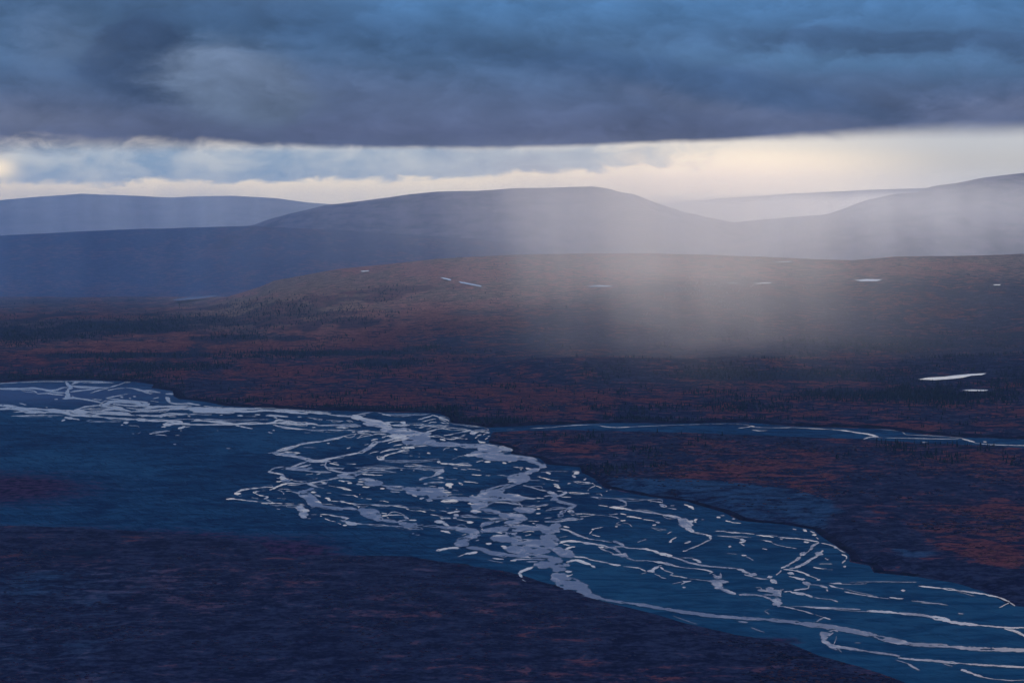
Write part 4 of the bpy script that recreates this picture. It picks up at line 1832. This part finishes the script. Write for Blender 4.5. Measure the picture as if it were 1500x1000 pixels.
def forest_d(fx, fy, x, y):
    n = fbm(x / 160.0 + 3, y / 420.0, 4, 0.6)
    sd = sdist(BED, fx, fy)
    d = np.clip(ell(fx, fy, FOREST) * 1.15 + 0.9 * n - 0.20, 0, 1) + 0.012 * (fy < 640)
    return d * (sd < -0.8) * (fy < 720) * (ell(fx, fy, PONDS) < 0.35)
tx_, ty_, tz_, tfx, tfy = scatter(210000, forest_d, 11, D0=5200, D1=14500)
print('spruces', len(tx_))
# the clumps one can pick out nearest the river become trees of their own
SPOTS = [  # centre, radii, how many, label, group
 ((120, 548), (120, 8), 75, 'small dark spruce on the left part of the river\'s far bank, above the pale channels', 'spruces on the far bank at left'),
 ((236, 560), (34, 9), 30, 'dark spruce at the tip of the wooded bank where the gravel flats narrow', 'spruces at the bank tip'),
 ((420, 518), (110, 8), 70, 'blue-black spruce in the long thin belt across the rust-red tundra', 'spruces in the belt across the red tundra'),
 ((570, 534), (60, 9), 55, 'dark spruce in the loose clump at the right end of the tree belt', 'spruces in the loose clump right of the belt'),
 ((640, 600), (60, 6), 30, 'dark spruce on the bluff above the bend of the braided river', 'spruces on the bluff at the river bend'),
 ((880, 690), (50, 7), 35, 'dark spruce at the near corner of the right-hand tundra, beside the river', 'spruces at the right bank corner')]
tmpl_me = None
ST = [spruce_template(s, 7, 4) for s in range(4)]
meshes = []
for V0, F0 in ST:
    o = mk('spruce_tree', V0, F0, M_spruce, smooth=False); meshes.append(o.data); bpy.data.objects.remove(o)
r = np.random.default_rng(5)
for (cx, cy), (rx, ry), n, lab, grp in SPOTS:
    made = 0
    while made < n:
        px = cx + rx * r.uniform(-1, 1); py = cy + ry * r.uniform(-1, 1)
        if ((px - cx) / rx) ** 2 + ((py - cy) / ry) ** 2 > 1: continue
        if sdist(BED, np.array([px]), np.array([py]))[0] > -1.2: continue
        x, y = to_ground(px, py); 
        z = float(surf_h(np.array([x]), np.array([y]))[0]); x, y = to_ground(px, py, z)
        z = float(surf_h(np.array([x]), np.array([y]))[0])
        o = bpy.data.objects.new('spruce_tree', meshes[made % 4]); sc.collection.objects.link(o)
        h = r.uniform(10, 19); o.location = (x, y, z - 0.3); o.scale = (h * r.uniform(.8, 1.2), h, h); o.scale[0] = o.scale[1]
        o.rotation_euler = (0, 0, r.uniform(0, 6.28))
        o['label'] = lab; o['category'] = 'tree'; o['group'] = grp
        made += 1
hh = np.random.default_rng(2).uniform(7, 16, len(tx_))
instance_mesh('spruce_forest', spruce_template(9, 5, 2), tx_, ty_, tz_ - 0.3, hh, hh, M_spruce, 'dark spruce woods scattered over the red tundra and hillsides', 'forest')

def shrub_d(fx, fy, x, y):
    n = fbm(x / 90.0 + 7, y / 170.0, 4, 0.6); n2 = fbm(x / 500.0 + 1, y / 700.0, 3)
    sd = sdist(BED, fx, fy)
    g = ell(fx, fy, GRAV)
    return np.clip(0.30 + 1.1 * n + 0.6 * n2, 0, 1) * (sd < -0.8) * (ell(fx, fy, PONDS) < 0.35) * (1 - 0.85 * ss(sdist(OLDT, fx, fy), -2, 3)) * (1 - 0.55 * ss(fy, 790, 840) * ss(1050 - fx, 0, 150))
sx_, sy_, sz_, sfx, sfy = scatter(190000, shrub_d, 21, D0=2800, D1=10500)
print('shrubs', len(sx_))
r = np.random.default_rng(8); n = len(sx_)
cv = cover(sx_, sy_, sfx, sfy); q = r.random(n)
rusty = np.clip(cv[:, 0] + r.uniform(-.45, .25, n), 0, 1)[:, None]
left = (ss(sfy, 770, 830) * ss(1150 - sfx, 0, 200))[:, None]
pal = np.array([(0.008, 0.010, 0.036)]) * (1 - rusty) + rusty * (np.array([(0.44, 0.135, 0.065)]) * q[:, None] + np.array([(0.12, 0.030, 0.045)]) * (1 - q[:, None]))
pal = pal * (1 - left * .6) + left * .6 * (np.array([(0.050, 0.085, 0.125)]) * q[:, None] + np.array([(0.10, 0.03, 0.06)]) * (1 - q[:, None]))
ssz = r.uniform(0.9, 2.6, n) * np.where(sfy > 780, 0.7, 1.0)
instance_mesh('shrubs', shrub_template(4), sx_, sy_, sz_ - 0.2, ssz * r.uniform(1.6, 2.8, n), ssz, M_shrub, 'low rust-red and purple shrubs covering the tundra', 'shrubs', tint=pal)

# ------------------------------------------------------------------ air and rain
def box(name, lo, hi, mat, label, cat):
    v = [(x, y, z) for x in (lo[0], hi[0]) for y in (lo[1], hi[1]) for z in (lo[2], hi[2])]
    f = [(0, 1, 3, 2), (4, 6, 7, 5), (0, 4, 5, 1), (2, 3, 7, 6), (0, 2, 6, 4), (1, 5, 7, 3)]
    return mk(name, np.array(v, float), np.array(f), mat, 'stuff', label, cat, smooth=False)
def volmat(name, dens, col, g):
    pv = E.node('ShaderNodeVolumePrincipled'); E.put(pv.inputs['Density'], dens); E.put(pv.inputs['Color'], col)
    pv.inputs['Anisotropy'].default_value = g
    o = E.node('ShaderNodeOutputMaterial'); E.nt.links.new(pv.outputs[0], o.inputs['Volume'])
mh = newmat('haze_air'); volmat('haze', 0.95e-5, (0.46, 0.72, 1.0), 0.2)
box('haze', (-27000, -2500, -60), (27000, 45000, 1120), mh, 'thin blue haze filling the valley air', 'haze')
def rain(name, lo, hi, peak, cx, sx, skew, label, seed, zt=(650, 900), g=0.8, col=(1.0, 0.97, 0.92), near=350, broad=0.16, cone=0.0):
    m = newmat(name + '_air'); P = pos(); x, y, z = sep(P)
    xs_ = x + (z - 300.0) * skew
    st = noise(vec(xs_ / 230.0, y / 900.0, seed), 1, 3, 0.55); st2 = noise(vec(xs_ / 900.0, y / 2500.0, seed + 5.0), 1, 2, 0.5)
    q = (xs_ - cx) / (ramp(z, 0, 900, 1.0 - cone, 1.0 + cone) * sx)
    prof = E.m('EXPONENT', q * q * -1.0) + broad * E.m('EXPONENT', q * q / -7.0)
    ed = sstep(x, lo[0], lo[0] + 900) * sstep(x, hi[0], hi[0] - 900) * sstep(y, lo[1], lo[1] + near) * sstep(y, hi[1], hi[1] - 900)
    dn = prof * ed * ramp(st * 0.5 + st2 * 0.5, 0.36, 0.63, 0.12, 1.85) * sstep(z, zt[1], zt[0]) * peak
    volmat(name, dn, col, g)
    return box(name, lo, hi, m, label, 'rain')
rain('rain_curtain', (-2600, 6500, 5), (3900, 13600, 1080), 1.85e-4, 800.0, 800.0, 0.10, 'pale grey rain curtain falling in front of the broad red hill', 2.0, near=3800, broad=0.09, cone=0.32)
rain('rain_curtain', (-2400, 14300, 5), (9500, 19600, 1110), 1.45e-4, 2900.0, 2600.0, 0.04, 'wide veil of rain over the valley before the right-hand mountain', 9.0, zt=(560, 900), col=(0.92, 0.96, 1.0))
rain('rain_curtain', (1200, 28500, 5), (16000, 36500, 1110), 3.2e-4, 6500.0, 5200.0, 0.03, 'faint distant shower whitening the gap between the two mountains', 15.0, zt=(560, 800))
rain('rain_curtain', (-16000, 21500, 5), (1500, 24500, 1110), 2.4e-4, -5500.0, 6500.0, 0.03, 'thin bluish haze veil added before the smooth far mountain on the left', 21.0, col=(0.80, 0.90, 1.0))  # haze volume added to lift the far mountain, built with the rain function
rain('mist', (-9000, 10500, 5), (1800, 15900, 1000), 1.0e-4, -3700.0, 2300.0, 0.0, 'blue mist added as haze in the valley behind the left end of the red hill', 33.0, near=3600, broad=0.0, g=0.3, col=(0.42, 0.66, 1.0))  # extra haze volume added to turn the left distance blue
